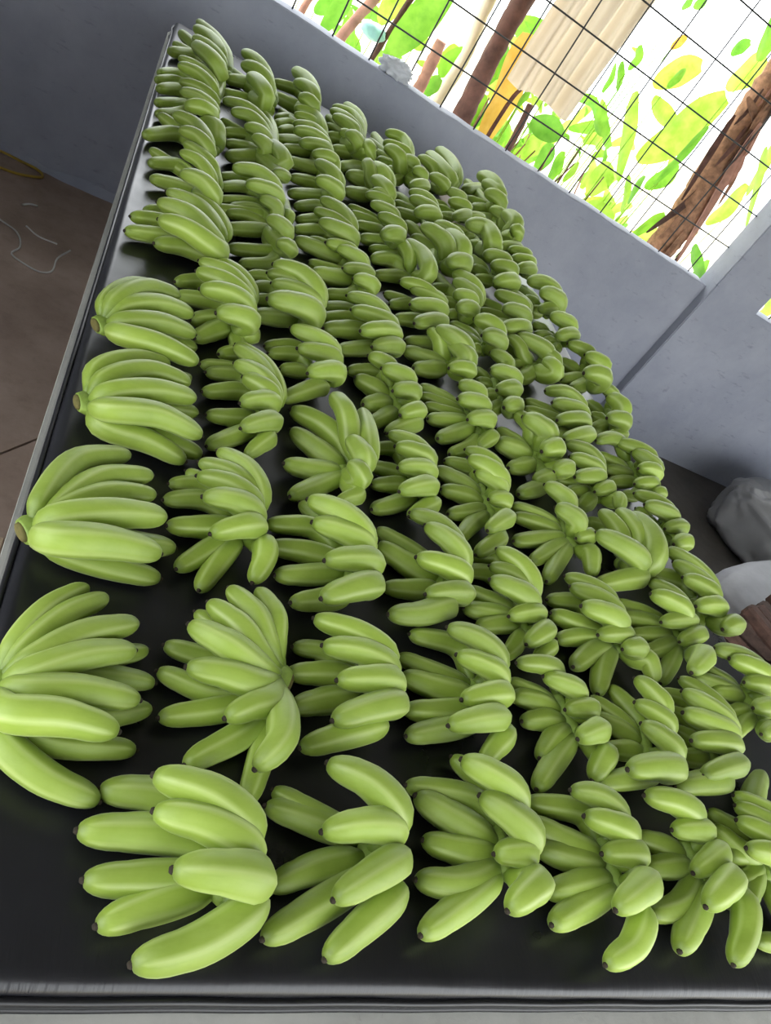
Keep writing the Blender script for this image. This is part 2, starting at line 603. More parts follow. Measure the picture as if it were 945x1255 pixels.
# ------------------------------------------------------------------ banana hands
# id, open stem, near, base xy (mm), heading, label, fingers: layer, radius (0.1 mm), tip, shoulder, root (, bend) in mm from the base
HANDS = [
[1,1,1,[48,495],[-923,-385],"big open fan of pale bananas at the left edge, its stem end cut off",[[2,145,65,143,39,2,36,42,-3,7,29,24,87,48],[2,155,89,132,42,11,33,45,-2,5,29,43,82,51],[2,170,129,100,46,21,17,49,-1,2,29,66,59,56],[2,174,130,59,47,21,0,51,1,-2,29,70,29,58],[2,177,142,-7,48,19,-20,51,2,-5,29,76,-14,58],[2,200,122,-53,54,9,-52,58,4,-10,29,62,-53,66],[1,176,120,-116,23,9,-58,28,5,-12,29,58,-97,26],[0,140,153,87,15,103,60,17,-1,3,23],[0,145,166,41,15,91,35,17,0,-1,23],[0,148,165,6,16,99,-18,18,5,-11,23],[0,145,153,-49,15,46,-52,17,6,-13,23]]],
[2,0,1,[304,315],[997,-71],"fat pale hand of eight bananas nearest the front left corner of the mat",[[2,213,-94,80,62,6,40,66,2,22,28,-33,61,74],[2,207,-90,43,60,7,16,64,1,9,28,-34,30,72],[2,234,-69,-16,68,10,-19,73,-1,-10,28],[1,208,-89,-87,31,18,-41,48,-2,-22,28,-28,-70,42],[0,200,-138,77,22,-67,75,23,2,29,20],[0,208,-153,33,22,-36,34,24,1,13,20],[0,196,-140,-13,21,-36,-5,23,0,-3,20],[0,194,-122,-53,21,15,-20,22,-1,-8,20]]],
[3,0,1,[487,344],[982,188],"loosely spread hand of eight bananas, second from left in the front row",[[2,217,-71,95,63,14,43,67,-4,21,26,-21,70,76],[2,208,-83,12,60,6,23,64,-2,12,26,-36,19,73],[2,204,-74,-59,59,8,-14,63,2,-8,26],[1,190,-72,-106,28,11,-45,44,5,-25,26],[0,165,-122,76,18,5,71,19,-5,28,19],[0,179,-132,55,19,-16,60,21,-5,25,19],[0,178,-129,-35,19,1,20,20,-2,8,19],[0,191,-138,-87,21,-33,-30,22,2,-9,19]]],
[4,0,1,[688,373],[990,-144],"hand of ten bananas, third from left in the front row, short stubby fingers",[[2,225,-67,101,65,6,58,70,5,32,29,-28,75,79],[2,228,-50,52,66,13,7,71,1,5,29],[2,191,-38,-18,55,11,-15,59,-1,-7,29],[2,216,-44,-88,63,9,-55,67,-4,-29,29],[0,180,-45,132,19,18,80,21,5,33,21],[0,180,-131,78,19,-14,65,21,4,25,21],[0,228,-123,62,25,1,21,26,1,9,21],[0,195,-120,6,21,10,-1,22,0,0,21],[0,205,-140,-44,22,7,-38,24,-2,-15,21,-71,-44,23],[0,197,-144,-105,21,-3,-57,23,-3,-23,21]]],
[5,0,1,[883,364],[996,93],"hand of ten bananas, fourth from left in the front row",[[2,200,-65,96,58,11,67,62,-3,36,29,-22,85,70],[2,220,-61,55,64,8,37,68,-2,20,29],[2,205,-44,6,59,19,9,63,0,4,29],[2,229,-61,-70,66,8,-35,71,2,-20,29],[1,202,-70,-123,30,5,-73,46,4,-40,29,-22,-103,40],[0,183,-120,89,20,-14,80,21,-3,33,21],[0,227,-130,58,25,2,44,26,-2,18,21],[0,212,-127,21,23,0,24,24,-1,10,21],[0,215,-130,-37,23,11,-16,25,1,-7,21],[0,213,-137,-77,23,-12,-49,25,2,-19,21]]],
[6,0,1,[1073,383],[944,329],"hand of nine bananas, fifth from left in the front row, fingers fanned downward",[[2,222,-105,85,64,-16,64,69,-12,34,30,-59,75,78],[2,205,-67,37,60,0,40,64,-7,20,30],[2,205,-58,-26,60,15,8,64,-1,2,30],[2,235,-71,-76,68,2,-36,73,6,-18,30],[1,216,-12,-137,32,46,-61,50,13,-38,30,30,-96,43],[0,190,-103,40,20,33,48,22,-5,14,22],[0,197,-111,-8,21,22,22,23,-2,5,22],[0,197,-134,-73,21,6,-22,23,3,-9,22,-65,-57,22],[0,238,-107,-121,26,16,-53,27,8,-22,22]]],
[7,0,1,[1264,435],[940,-341],"dark green hand cut by the right edge of the photo in the front row",[[2,186,-50,69,54,40,34,58,9,24,28],[2,195,-64,48,57,16,9,61,3,7,28],[2,204,-82,20,59,-1,-15,63,-3,-8,28],[2,216,-97,-29,63,-18,-42,67,-9,-24,28],[0,171,-87,53,18,-17,29,20,3,8,20],[0,208,-98,24,22,-46,-24,24,-5,-15,20],[0,203,-89,-22,22,-8,-46,23,-6,-18,20],[0,180,-81,-62,19,8,-72,21,-9,-25,20],[0,175,-87,-99,19,3,-104,20,-14,-38,20],[0,167,-110,-151,18,-20,-143,19,-20,-55,20],[0,218,125,150,24,172,121,25,20,56,20]]],
[8,1,1,[369,574],[953,-303],"wide splayed fan with five upright fingers showing its pale stem, behind the front left hand",[[2,171,-35,121,50,-11,42,53,2,8,38,-15,71,60],[2,182,-79,107,53,-27,34,56,2,5,38,-46,63,64],[2,186,-107,73,54,-42,12,58,0,0,38,-67,35,65],[2,199,-132,27,58,-47,-14,62,-2,-6,38,-85,-1,70],[2,196,-131,-36,57,-45,-41,61,-4,-11,38],[2,188,-80,-94,55,-26,-61,58,-4,-14,38],[2,202,-44,-154,58,-9,-87,63,-5,-15,38,-19,-125,71],[0,143,-111,85,15,-93,70,16,3,8,31],[0,156,-149,19,17,-87,12,18,-1,-3,31],[0,156,-154,-21,17,-78,-37,18,-4,-12,31],[0,168,-147,-85,18,-55,-51,19,-4,-14,31],[0,182,-113,-140,20,-28,-73,21,-5,-15,31],[0,171,-37,-176,18,-13,-87,20,-5,-15,31]]],
[9,0,1,[512,571],[995,100],"green banana hand with eight fingers, second from the front in third line from left",[[2,189,-95,92,55,17,56,59,-3,29,26,-29,76,66],[2,197,-86,46,57,15,32,61,-2,16,26,-28,41,69],[2,212,-71,-10,62,13,4,66,0,1,26],[2,206,-82,-71,60,15,-29,64,2,-16,26],[1,190,-113,-97,28,-10,-57,44,3,-31,26],[0,158,-111,65,17,-58,66,18,-3,29,19],[0,184,-123,17,20,-33,30,21,-1,14,19],[0,196,-120,-37,21,10,8,23,0,3,19]]],
[10,0,1,[718,598],[993,120],"green banana hand with ten fingers, second from the front in fourth line from left",[[2,203,-63,111,59,23,69,63,-4,36,27,-9,91,71],[2,206,-58,59,60,13,36,64,-2,19,27],[2,206,-68,-23,60,10,1,64,0,0,27],[2,204,-102,-71,59,-10,-43,63,3,-23,27],[1,187,-29,-101,28,14,-57,43,4,-32,27],[0,177,-109,114,19,-14,109,20,-5,45,19],[0,168,-138,65,18,-17,94,19,-5,39,19],[0,208,-140,27,22,6,54,24,-3,22,19],[0,199,-145,-33,22,-31,6,23,0,4,19],[0,188,-149,-74,20,-51,-41,22,2,-14,19]]],
[12,0,1,[900,607],[971,239],"green banana hand with ten fingers, second from the front in fifth line from left",[[2,176,-107,72,51,-27,75,55,-10,42,27,-66,73,62],[2,192,-60,53,56,5,36,59,-4,18,27],[2,184,-31,-2,53,24,8,57,0,1,27],[2,212,-34,-59,61,14,-38,66,5,-22,27],[1,207,2,-107,31,32,-68,48,10,-39,27],[0,170,-103,59,18,-25,67,20,-7,29,20],[0,196,-106,29,21,11,44,23,-4,16,20],[0,190,-101,-17,20,12,9,22,-1,2,20],[0,196,-87,-79,21,9,-19,23,2,-8,20],[0,200,-113,-133,22,11,-56,23,6,-23,20]]],
[13,0,1,[1066,578],[933,-361],"green banana hand with nine fingers, second from the front in sixth line from left",[[2,211,5,128,61,42,75,65,17,44,28],[2,198,-19,74,57,40,40,61,10,27,28],[2,212,-31,28,61,21,-16,66,-1,-4,28],[2,242,-122,-74,70,-15,-58,75,-12,-31,28],[0,193,-22,130,21,22,66,22,10,27,20],[0,176,-85,94,19,15,50,20,8,20,20],[0,196,-95,53,21,29,30,23,6,15,20],[0,185,-93,-8,20,16,5,21,2,4,20],[1,188,-152,-82,28,-41,-59,43,-14,-36,28]]],
[14,1,1,[38,717],[-819,-574],"neat left edge hand with seven long parallel fingers and thick green stem on the left",[[2,174,95,176,47,-2,27,50,-3,4,34,26,117,57],[2,168,132,149,45,13,23,49,-2,2,34,61,100,55],[2,167,140,110,45,14,20,49,-1,2,34,74,75,55],[2,212,155,59,57,17,-6,62,2,-3,34,80,23,70],[2,227,153,-15,61,18,-42,66,6,-8,34,83,-33,75],[0,184,184,43,19,86,19,22,4,-6,27],[0,176,168,-19,18,39,-16,21,4,-6,27,105,-21,20]]],
[15,0,1,[321,843],[1000,12],"hand of twelve bananas with arched top fingers, right of the neat stemmed fan",[[2,173,-55,123,50,18,45,54,0,25,25,-8,90,61],[2,164,-84,82,48,10,40,51,0,22,25,-29,69,57],[2,185,-87,42,54,2,20,57,0,11,25,-37,33,65],[2,208,-78,-7,60,-2,-9,64,0,-5,25,-37,-9,73],[2,196,-62,-75,57,3,-36,61,0,-20,25],[1,193,14,-119,29,29,-59,44,0,-33,25,28,-80,39],[0,150,-93,91,16,-56,102,17,-1,42,18],[0,152,-118,49,16,-61,66,18,0,28,18],[0,164,-124,8,18,-60,32,19,0,13,18],[0,183,-115,-45,20,-20,5,21,0,2,18],[0,171,-95,-121,19,2,-35,20,0,-14,18],[0,177,-61,-149,19,8,-50,20,0,-21,18]]],
[16,0,1,[504,805],[999,32],"green banana hand with nine fingers, third from the front in third line from left",[[2,228,-88,94,66,8,42,71,-1,23,29,-31,69,80],[2,221,-82,45,64,8,31,68,-1,17,29],[2,228,-67,-34,66,14,-13,71,0,-7,29],[2,223,-78,-111,65,10,-59,69,1,-33,29],[0,168,-77,138,18,-42,110,19,-1,46,21],[0,182,-140,59,20,-53,80,21,-1,34,21],[0,197,-137,11,21,-17,53,23,-1,22,21],[0,185,-129,-46,20,10,6,21,0,2,21],[0,193,-105,-93,21,-19,-54,22,1,-22,21]]],
[17,0,1,[694,836],[986,-166],"green banana hand with eight fingers, third from the front in fourth line from left",[[2,188,-61,131,55,31,74,58,7,42,28,-5,113,66],[2,218,-39,99,63,23,41,68,4,24,28,-4,64,76],[2,223,-77,6,65,10,-5,69,0,-2,28],[2,199,-68,-67,58,13,-42,62,-4,-21,28],[0,176,-116,100,19,14,110,20,8,45,20],[0,218,-122,57,24,8,32,25,2,13,20],[0,187,-122,-39,20,-6,-4,21,0,-2,20],[1,216,-130,-107,32,-27,-76,50,-7,-43,28,-73,-98,43]]],
[11,0,1,[867,809],[1000,14],"green banana hand with twelve fingers, third from the front in fifth line from left",[[2,213,-48,128,62,10,57,66,0,31,26,-12,88,75],[2,181,-70,86,52,13,46,56,0,25,26,-23,68,63],[2,219,-92,35,64,-13,14,68,0,8,26],[2,191,-63,-33,55,6,-9,59,0,-5,26],[2,196,-44,-89,57,11,-47,61,0,-26,26],[1,164,1,-87,25,34,-61,38,0,-34,26],[0,166,-66,-96,18,34,-39,19,0,-16,19],[0,164,-78,136,18,-17,151,19,-1,60,19],[0,169,-107,89,18,-37,101,19,-1,42,19],[0,178,-115,43,19,9,58,21,0,24,19],[0,193,-131,-8,21,-15,15,22,0,6,19],[0,190,-110,-43,20,3,-18,22,0,-7,19]]],
[18,0,1,[1095,824],[994,107],"green banana hand with eleven fingers, third from the front in sixth line from left",[[2,186,-99,109,54,6,72,58,-4,39,30,-41,91,65],[2,201,-101,78,58,4,42,62,-2,23,30,-43,59,70],[2,245,-108,17,71,-26,3,76,0,3,30],[2,199,-75,-33,58,1,-14,62,1,-8,30],[2,207,-23,-54,60,20,-43,64,3,-25,30],[1,218,73,-89,33,54,-54,50,4,-32,30],[0,184,-134,64,20,-39,78,21,-4,33,21],[0,218,-143,25,24,-16,34,25,-2,15,21],[0,191,-149,-36,21,-22,1,22,0,1,21],[0,218,-134,-96,24,27,-21,25,1,-10,21],[0,217,-94,-144,23,35,-38,25,2,-17,21]]],
[19,0,1,[1321,891],[995,97],"green banana hand with ten fingers, third from the front in seventh line from left",[[2,192,-49,115,56,29,61,59,-3,32,29,-3,87,67],[2,247,-92,54,72,-14,27,77,-2,16,29],[2,204,-82,-10,59,18,18,63,-1,9,29],[2,195,-46,-49,56,34,-11,60,1,-8,29],[2,243,-83,-143,71,-18,-90,75,5,-48,29],[0,197,-153,51,21,-2,80,23,-3,33,21],[0,207,-164,11,22,-14,49,24,-2,21,21],[0,187,-147,-31,20,34,24,22,-1,8,21],[0,197,-128,-74,21,14,-18,23,1,-8,21],[0,189,-118,-143,20,1,-53,22,2,-22,21]]],
[20,0,1,[1466,1000],[962,-272],"green banana hand with eight fingers, second from the front in eighth line from left",[[2,224,-66,146,65,25,45,69,7,26,34,-12,90,78],[2,221,-69,102,64,15,29,68,5,17,34,-25,60,77],[2,247,-79,43,72,-6,9,77,1,4,34],[2,242,-85,-43,70,-6,-26,75,-4,-14,34],[2,249,-31,-94,72,20,-70,77,-9,-33,34],[0,215,-113,87,23,-6,88,25,9,33,24],[0,244,-35,8,26,23,11,28,2,7,24],[0,196,-29,-51,21,62,-30,23,-1,-5,24]]],
[21,0,1,[1251,604],[983,-185],"green banana hand with ten fingers, second from the front in seventh line from left",[[2,178,-31,140,52,57,59,55,7,37,28,20,103,62],[2,219,-59,98,63,26,33,68,4,20,28,-19,62,77],[2,225,-90,45,65,13,18,70,2,11,28],[2,214,-98,-11,62,14,-3,66,0,0,28],[2,214,-111,-79,62,1,-43,66,-4,-23,28],[1,227,-157,-90,34,-52,-75,52,-9,-45,28],[0,176,-63,122,19,9,111,20,8,45,20],[0,168,-70,83,18,-5,67,19,5,27,20],[0,178,-71,42,19,-18,29,21,2,10,20],[0,181,-91,-19,20,-3,-11,21,-1,-4,20]]],
[22,0,1,[1468,753],[1000,-6],"green banana hand with ten fingers, first from the front in eighth line from left",[[2,213,-87,96,62,36,62,66,0,34,30,-19,84,74],[2,242,-65,69,70,20,45,75,0,25,30],[2,221,-47,18,64,32,21,68,0,11,30],[2,214,-61,-45,62,1,-34,66,0,-19,30],[2,215,-82,-107,62,-39,-94,67,0,-52,30],[0,192,-144,39,21,9,62,22,0,25,22],[0,204,-105,11,22,44,34,23,0,14,22],[0,193,-92,-39,21,28,-27,22,0,-11,22],[0,199,-105,-93,21,-7,-72,23,0,-30,22],[0,188,-94,77,20,-1,87,22,0,36,22]]],
[23,0,1,[1245,1074],[625,-780],"hand whose two long curved fingers point right and down near the right mat edge",[[2,267,-120,9,77,-15,-38,83,-15,-12,35,-66,-26,93],[2,290,37,126,84,35,-22,90,6,5,35,46,38,102],[2,262,9,136,76,27,37,81,19,15,35],[2,227,-48,119,66,-19,46,70,6,5,35],[0,208,-53,126,22,25,113,24,29,23,25],[1,241,-135,-115,36,3,-61,55,-15,-12,35]]],
[24,0,1,[1093,1101],[998,71],"green banana hand with nine fingers, fourth from the front in sixth line from left",[[2,229,-58,112,66,-7,70,71,-3,39,30],[2,238,-58,35,69,-9,4,74,0,3,30],[2,188,-10,-30,54,33,-11,58,1,-7,30],[1,216,21,-113,32,23,-61,50,2,-34,30],[0,203,-138,52,22,4,75,23,-2,31,21],[0,187,-145,18,20,2,42,21,-1,17,21],[0,194,-172,-69,21,-1,12,22,0,5,21],[0,192,-139,-116,21,20,-13,22,0,-6,21],[0,205,-117,-163,22,21,-41,24,1,-17,21]]],
[25,0,1,[530,1063],[556,-831],"star shaped hand with fingers spread wide around bare black mat in the middle",[[2,219,-37,175,64,-11,91,68,19,13,30,-22,117,77],[2,197,33,172,57,28,18,61,15,10,30,28,71,69],[2,226,-16,45,66,9,-12,70,1,0,30],[2,215,-22,-29,62,0,-56,67,-14,-9,30],[1,178,-36,-104,27,1,-82,41,-21,-14,30],[0,240,-114,129,26,-10,82,28,13,9,22,-58,122,26],[0,224,-115,69,24,-11,15,26,0,0,22],[0,215,-132,-37,23,-9,-18,25,-6,-4,22],[0,190,-123,-117,21,0,-28,22,-5,-4,22]]],
[26,0,1,[687,1091],[986,169],"green banana hand with nine fingers, fourth from the front in fourth line from left",[[2,182,-65,104,53,23,57,56,-5,28,28,-10,89,64],[2,222,-63,52,64,7,41,69,-4,21,28],[2,212,-65,-11,61,3,7,66,-1,3,28],[2,207,-73,-81,60,0,-37,64,3,-20,28],[1,184,-36,-102,28,17,-59,42,6,-33,28],[0,163,-87,86,18,-24,110,19,-8,46,20],[0,169,-100,27,18,-26,68,19,-5,29,20],[0,177,-103,-33,19,-26,13,20,-1,7,20],[0,184,-113,-107,20,-12,-40,21,3,-15,20]]],
[27,1,1,[56,1229],[-834,-552],"tight left edge hand with a brownish cut stem, farther of two similar stacked fans",[[2,169,87,180,46,-10,34,49,-4,6,33,21,114,56],[2,203,115,158,55,4,33,59,-3,5,33,50,112,67],[2,195,146,114,53,16,28,56,-2,3,33,80,81,64],[2,190,155,50,51,24,-10,55,3,-4,33,86,22,63],[2,204,164,-44,55,25,-54,59,7,-11,33,91,-53,67],[0,182,169,60,19,100,29,22,4,-6,26],[0,167,123,2,18,28,-30,20,5,-7,26]]],
[28,1,1,[64,1000],[-933,-359],"tight left edge hand with broad dark green stem, nearer of two similar stacked fans",[[2,174,108,158,47,-5,60,50,-5,12,33,44,118,57],[2,191,146,118,52,10,34,56,-2,6,33,72,93,63],[2,199,157,77,54,17,-1,58,1,-1,33,83,40,66],[2,205,173,-18,55,22,-40,60,4,-9,33,97,-21,68],[1,197,159,-57,26,23,-44,32,4,-10,33,95,-43,30],[0,151,156,192,16,111,200,18,-6,15,25],[0,166,175,91,17,120,71,20,-2,5,25],[0,186,187,-21,20,93,-14,22,4,-10,25]]],
[29,0,1,[354,1142],[989,-146],"green banana hand with twelve fingers, fourth from the front in second line from left",[[2,175,-62,161,51,24,43,54,4,25,25,-5,110,61],[2,174,-64,152,51,18,52,54,4,29,25,-18,107,61],[2,197,-66,84,57,8,27,61,2,15,25,-25,58,69],[2,202,-50,45,59,4,14,63,1,8,25],[2,196,-54,-36,57,4,-2,61,0,-1,25],[2,191,-51,-104,55,7,-56,59,-4,-30,25],[1,175,-29,-136,26,5,-88,40,-7,-47,25],[0,157,-118,102,17,-40,123,18,7,47,18],[0,172,-107,79,19,-36,102,20,6,39,18],[0,176,-111,13,19,-31,56,20,3,21,18],[0,176,-101,-50,19,-27,6,20,0,1,18],[0,171,-96,-133,18,-27,-61,20,-4,-26,18]]],
[30,0,1,[488,1343],[955,296],"green banana hand with seven fingers, fifth from the front in third line from left",[[2,211,-78,94,61,18,63,66,-9,29,28,-22,76,74],[2,214,-66,20,62,17,35,66,-5,15,28],[2,223,-49,-65,65,18,-21,69,4,-13,28],[1,195,-91,-133,29,-14,-65,45,9,-30,28],[0,177,-120,54,19,-44,95,20,-13,41,20],[0,172,-112,33,19,-41,67,20,-9,30,20],[0,170,-86,-10,18,-13,45,20,-6,19,20]]],
[31,0,1,[464,1584],[991,-132],"green banana hand with eight fingers, fifth from the wall in second far line from left",[[2,256,-95,87,74,14,31,79,2,18,31,-28,64,90],[2,206,-104,61,60,22,39,64,3,23,31,-31,59,72],[2,210,-95,18,61,16,7,65,1,5,31,-33,11,74],[2,280,-116,-105,81,-12,-83,87,-6,-45,31],[0,223,-125,-90,24,10,-10,26,0,-4,22],[0,184,-138,89,20,-86,116,21,6,42,22],[0,185,-123,43,20,-82,72,21,3,25,22],[0,179,-123,-12,19,-83,11,21,0,0,22]]],
[32,0,1,[677,1622],[973,231],"green banana hand with eight fingers, sixth from the front in fourth line from left",[[2,206,-101,96,60,2,74,64,-9,38,30,-39,94,72],[2,227,-100,18,66,11,22,70,-2,10,30],[2,240,-88,-78,70,8,-24,74,3,-14,30],[2,210,-56,-112,61,19,-62,65,8,-35,30],[0,187,-150,65,20,-71,104,22,-11,47,22],[0,188,-156,10,20,-65,65,22,-7,32,22],[0,237,-161,-54,26,-55,6,27,-2,8,22],[0,203,-126,-118,22,-19,-33,23,3,-11,22]]],
[33,0,1,[683,1358],[973,230],"green banana hand with nine fingers, fifth from the front in fourth line from left",[[2,213,-79,102,62,-27,85,66,-11,48,31],[2,239,-54,58,69,9,47,74,-6,24,31],[2,226,-33,-11,65,19,9,70,0,2,31],[2,211,-24,-89,61,24,-53,66,7,-31,31],[1,206,-49,-130,31,23,-76,47,10,-43,31],[0,195,-113,77,21,-30,112,22,-11,46,22],[0,229,-99,52,25,0,67,26,-6,26,22],[0,223,-89,-43,24,20,47,26,-4,16,22],[0,206,-81,-106,22,10,-20,24,2,-9,22]]],
[34,0,1,[635,1916],[999,48],"green banana hand with eight fingers, fifth from the wall in third far line from left",[[2,207,-97,66,60,-17,76,64,-2,42,32],[2,219,-65,59,64,9,32,68,-1,17,32],[2,202,-54,-43,58,25,-11,63,0,-7,32],[2,229,-33,-96,66,23,-94,71,3,-52,32],[0,183,-134,-12,20,-23,69,21,-1,29,23],[0,252,-129,-75,27,4,2,29,0,1,23],[0,199,-100,-160,22,-20,-104,23,2,-43,23],[0,194,-126,136,21,-56,137,22,-3,57,23]]],
[35,0,0,[619,2125],[893,-449],"green banana hand with seven fingers, fourth from the wall in third far line from left",[[2,224,-76,149,65,13,38,69,10,20,33,-21,94,78],[2,192,-101,59,56,16,11,60,4,8,33,-37,40,67],[2,248,-100,-51,72,-2,-63,77,-14,-28,33,-47,-81,87],[0,191,-142,114,21,-44,209,22,27,54,24],[0,191,-141,17,21,-52,98,22,12,24,24],[0,191,-151,-56,21,-52,26,22,0,0,24],[0,238,-156,-132,26,-16,-105,27,-19,-37,24]]],
[36,0,0,[598,2495],[971,-240],"green banana hand with seven fingers, third from the wall in third far line from left",[[2,236,-65,131,68,16,162,73,14,58,35,-19,142,83],[2,243,-56,64,71,15,-31,75,-4,-14,35,-14,5,85],[2,268,-75,-125,78,-1,-138,83,-14,-58,35],[0,201,37,-12,22,76,-5,23,1,5,25],[0,206,-134,82,22,-23,161,24,14,58,25],[0,201,-128,-41,22,-38,10,23,0,0,25],[0,204,-139,-182,22,-18,-59,23,-6,-25,25]]],
[37,0,0,[379,2132],[996,87],"green banana hand with six fingers, third from the wall in second far line from left",[[2,221,-115,32,64,10,36,68,-2,19,29,-42,56,77],[2,237,-78,-47,69,10,-34,73,2,-19,29],[0,165,-135,53,18,-58,121,19,-5,51,21],[0,165,-132,-18,18,-53,65,19,-2,28,21],[0,165,-132,-106,18,-16,25,19,-1,11,21],[0,165,-146,-172,18,-127,-152,19,5,-58,21]]],
[38,0,0,[410,2004],[840,-543],"green banana hand with ten fingers, fourth from the wall in second far line from left",[[2,199,-65,55,58,-17,42,62,8,12,30],[2,247,-52,-88,72,-1,-118,77,-30,-46,30],[2,239,-29,-207,69,9,-207,74,-33,-50,30],[1,172,1,189,26,18,166,40,33,50,30],[1,176,20,123,26,32,90,40,28,43,30],[0,172,-141,-39,19,-29,-16,20,-7,-10,22,-85,-2,19],[0,197,-142,-137,21,-19,-54,23,-13,-19,22],[0,187,-130,-235,20,-1,-119,21,-23,-35,22],[0,172,-101,-288,19,-14,-194,20,-33,-50,22],[0,172,-133,5,19,-57,70,20,6,10,22]]],
[39,0,0,[379,2522],[877,-480],"green banana hand with eleven fingers, second from the wall in second far line from left",[[2,190,-155,203,55,-8,181,59,29,53,33,-75,231,66],[2,215,-128,112,62,-21,90,67,18,33,33,-68,122,75],[2,233,-83,20,68,-13,-11,72,-4,-8,33,-42,-3,82],[2,245,-59,-54,71,-11,-89,76,-22,-40,33],[2,251,-3,-33,73,44,-166,78,-29,-53,33,28,-123,88],[2,219,4,-252,63,45,-233,68,-29,-53,33],[0,190,-146,125,20,-101,179,22,21,39,24],[0,202,-137,17,22,-48,93,23,12,21,24],[0,199,-126,-65,21,-19,58,23,8,15,24],[0,229,-120,-176,25,7,-26,26,-4,-7,24],[1,190,-29,420,28,26,194,44,29,53,33,12,323,38]]],
[40,0,0,[372,3034],[572,-820],"green banana hand with seven fingers, nearest the wall in second far line from left",[[2,242,-91,353,70,7,208,75,49,34,38,-36,276,85],[2,288,-97,116,83,-2,46,89,11,8,38,-44,70,101],[2,286,-67,22,83,-2,-156,89,-41,-28,38,-30,-90,100],[0,220,-134,203,24,-65,291,25,38,27,27],[0,244,-137,62,26,-38,149,28,18,13,27],[0,220,-150,-120,24,-21,17,25,-2,-2,27],[1,220,-14,-76,33,20,-130,51,-26,-18,38]]],
[41,0,0,[204,3101],[532,-847],"green banana hand with seven fingers, nearest the wall in first far line from left",[[2,203,-106,398,59,21,136,63,42,26,35,-34,270,71],[2,241,-113,234,70,-1,35,75,8,5,35,-46,140,84],[2,217,-109,125,63,3,-10,67,-1,-1,35,-47,56,76],[2,279,-104,-42,81,-2,-195,86,-49,-31,35,-47,-149,98],[0,236,-156,256,25,-104,326,27,30,19,25],[0,203,-168,80,22,-101,200,23,7,5,25],[0,219,-175,-55,24,-58,69,25,-4,-3,25]]],
[42,0,0,[185,2708],[934,-356],"green banana hand with eleven fingers, second from the wall in first far line from left",[[2,175,-122,218,51,2,145,54,21,56,30,-54,199,61],[2,210,-118,105,61,4,27,65,5,14,30,-51,76,74],[2,188,-102,-28,54,13,-46,58,-7,-20,30,-41,-29,66],[2,204,-96,-135,59,10,-148,63,-21,-56,30,-39,-140,72],[2,253,-77,-286,73,0,-252,78,-21,-56,30,-33,-275,88],[1,204,5,333,31,27,253,47,21,56,30],[0,173,-166,66,19,-96,164,20,17,46,22],[0,173,-167,-12,19,-95,86,20,7,18,22],[0,192,-155,-92,21,-90,-3,22,-5,-13,22],[0,173,-150,-214,19,-69,-102,20,-18,-46,22],[0,179,-140,-301,19,-98,-244,21,-21,-56,22]]],
[43,0,0,[189,2273],[728,-685],"green banana hand with five fingers, third from the wall in first far line from left",[[2,220,-103,64,64,1,-57,68,-15,-16,35,-40,25,77],[2,216,-80,-31,63,5,-81,67,-21,-22,35,-31,-52,76],[1,292,-25,167,44,16,118,67,36,39,35],[0,200,-136,131,22,-80,166,23,19,20,25],[0,200,-159,-77,22,-68,52,23,-2,-3,25]]],
[44,0,0,[210,2010],[741,-671],"green banana hand with seven fingers, fourth from the wall in first far line from left",[[2,178,-79,186,52,0,123,55,34,37,29],[2,173,-85,118,50,0,48,54,13,14,29,-39,90,61],[2,236,-79,-69,69,6,-111,73,-29,-32,29,-29,-91,83],[0,164,-156,125,18,-91,202,19,25,27,21],[0,182,-150,29,20,-70,103,21,8,9,21],[0,193,-139,-61,21,-18,-24,22,-8,-9,21],[1,164,10,-54,25,24,-86,38,-18,-19,29]]],
[45,1,1,[253,1729],[919,-394],"green banana hand with eight fingers, fifth from the front in first line from left",[[2,180,-87,162,49,7,38,52,3,8,37,-30,116,59],[2,180,-143,121,49,-4,8,52,0,1,37,-68,108,59],[2,227,-159,14,61,-19,-62,66,-6,-13,37,-88,-5,75],[2,250,-150,-82,67,-21,-111,72,-6,-15,37,-91,-102,82],[1,214,-143,-116,28,-10,-67,34,-6,-13,37,-82,-79,32],[0,177,-178,33,19,-133,67,21,1,2,29],[0,192,-202,-25,20,-137,11,23,-4,-9,29],[0,196,-205,-104,21,-105,-47,23,-6,-15,29]]],
[46,0,1,[303,1444],[979,-203],"green banana hand with eleven fingers, fifth from the front in second line from left",[[2,184,-59,167,53,18,81,57,9,45,29,-11,121,64],[2,184,-100,128,53,13,57,57,7,32,29,-32,108,64],[2,218,-106,58,63,0,20,68,2,11,29,-47,40,76],[2,241,-97,-24,70,-4,-24,75,-3,-13,29,-47,-25,84],[2,245,-61,-92,71,5,-75,76,-8,-39,29],[0,182,-136,59,20,-75,102,21,7,34,21],[0,186,-132,6,20,-45,36,21,2,10,21],[0,206,-96,-69,22,-7,-16,24,-1,-7,21],[0,209,-84,-131,23,15,-49,24,-4,-18,21],[0,183,-34,-148,20,8,-105,21,-9,-41,21],[1,200,13,-80,30,27,-73,46,-7,-35,29]]],
[47,0,0,[561,3218],[675,-737],"green banana hand with five fingers, nearest the wall in third far line from left",[[2,280,-61,297,81,15,97,87,31,28,41,-15,195,98],[2,286,-67,111,83,12,16,89,8,7,41,-20,64,100],[2,319,-65,-112,92,-6,-136,99,-39,-36,41],[0,242,-133,182,26,-15,254,28,44,41,30],[0,271,-143,-10,29,-18,109,31,18,17,30]]],
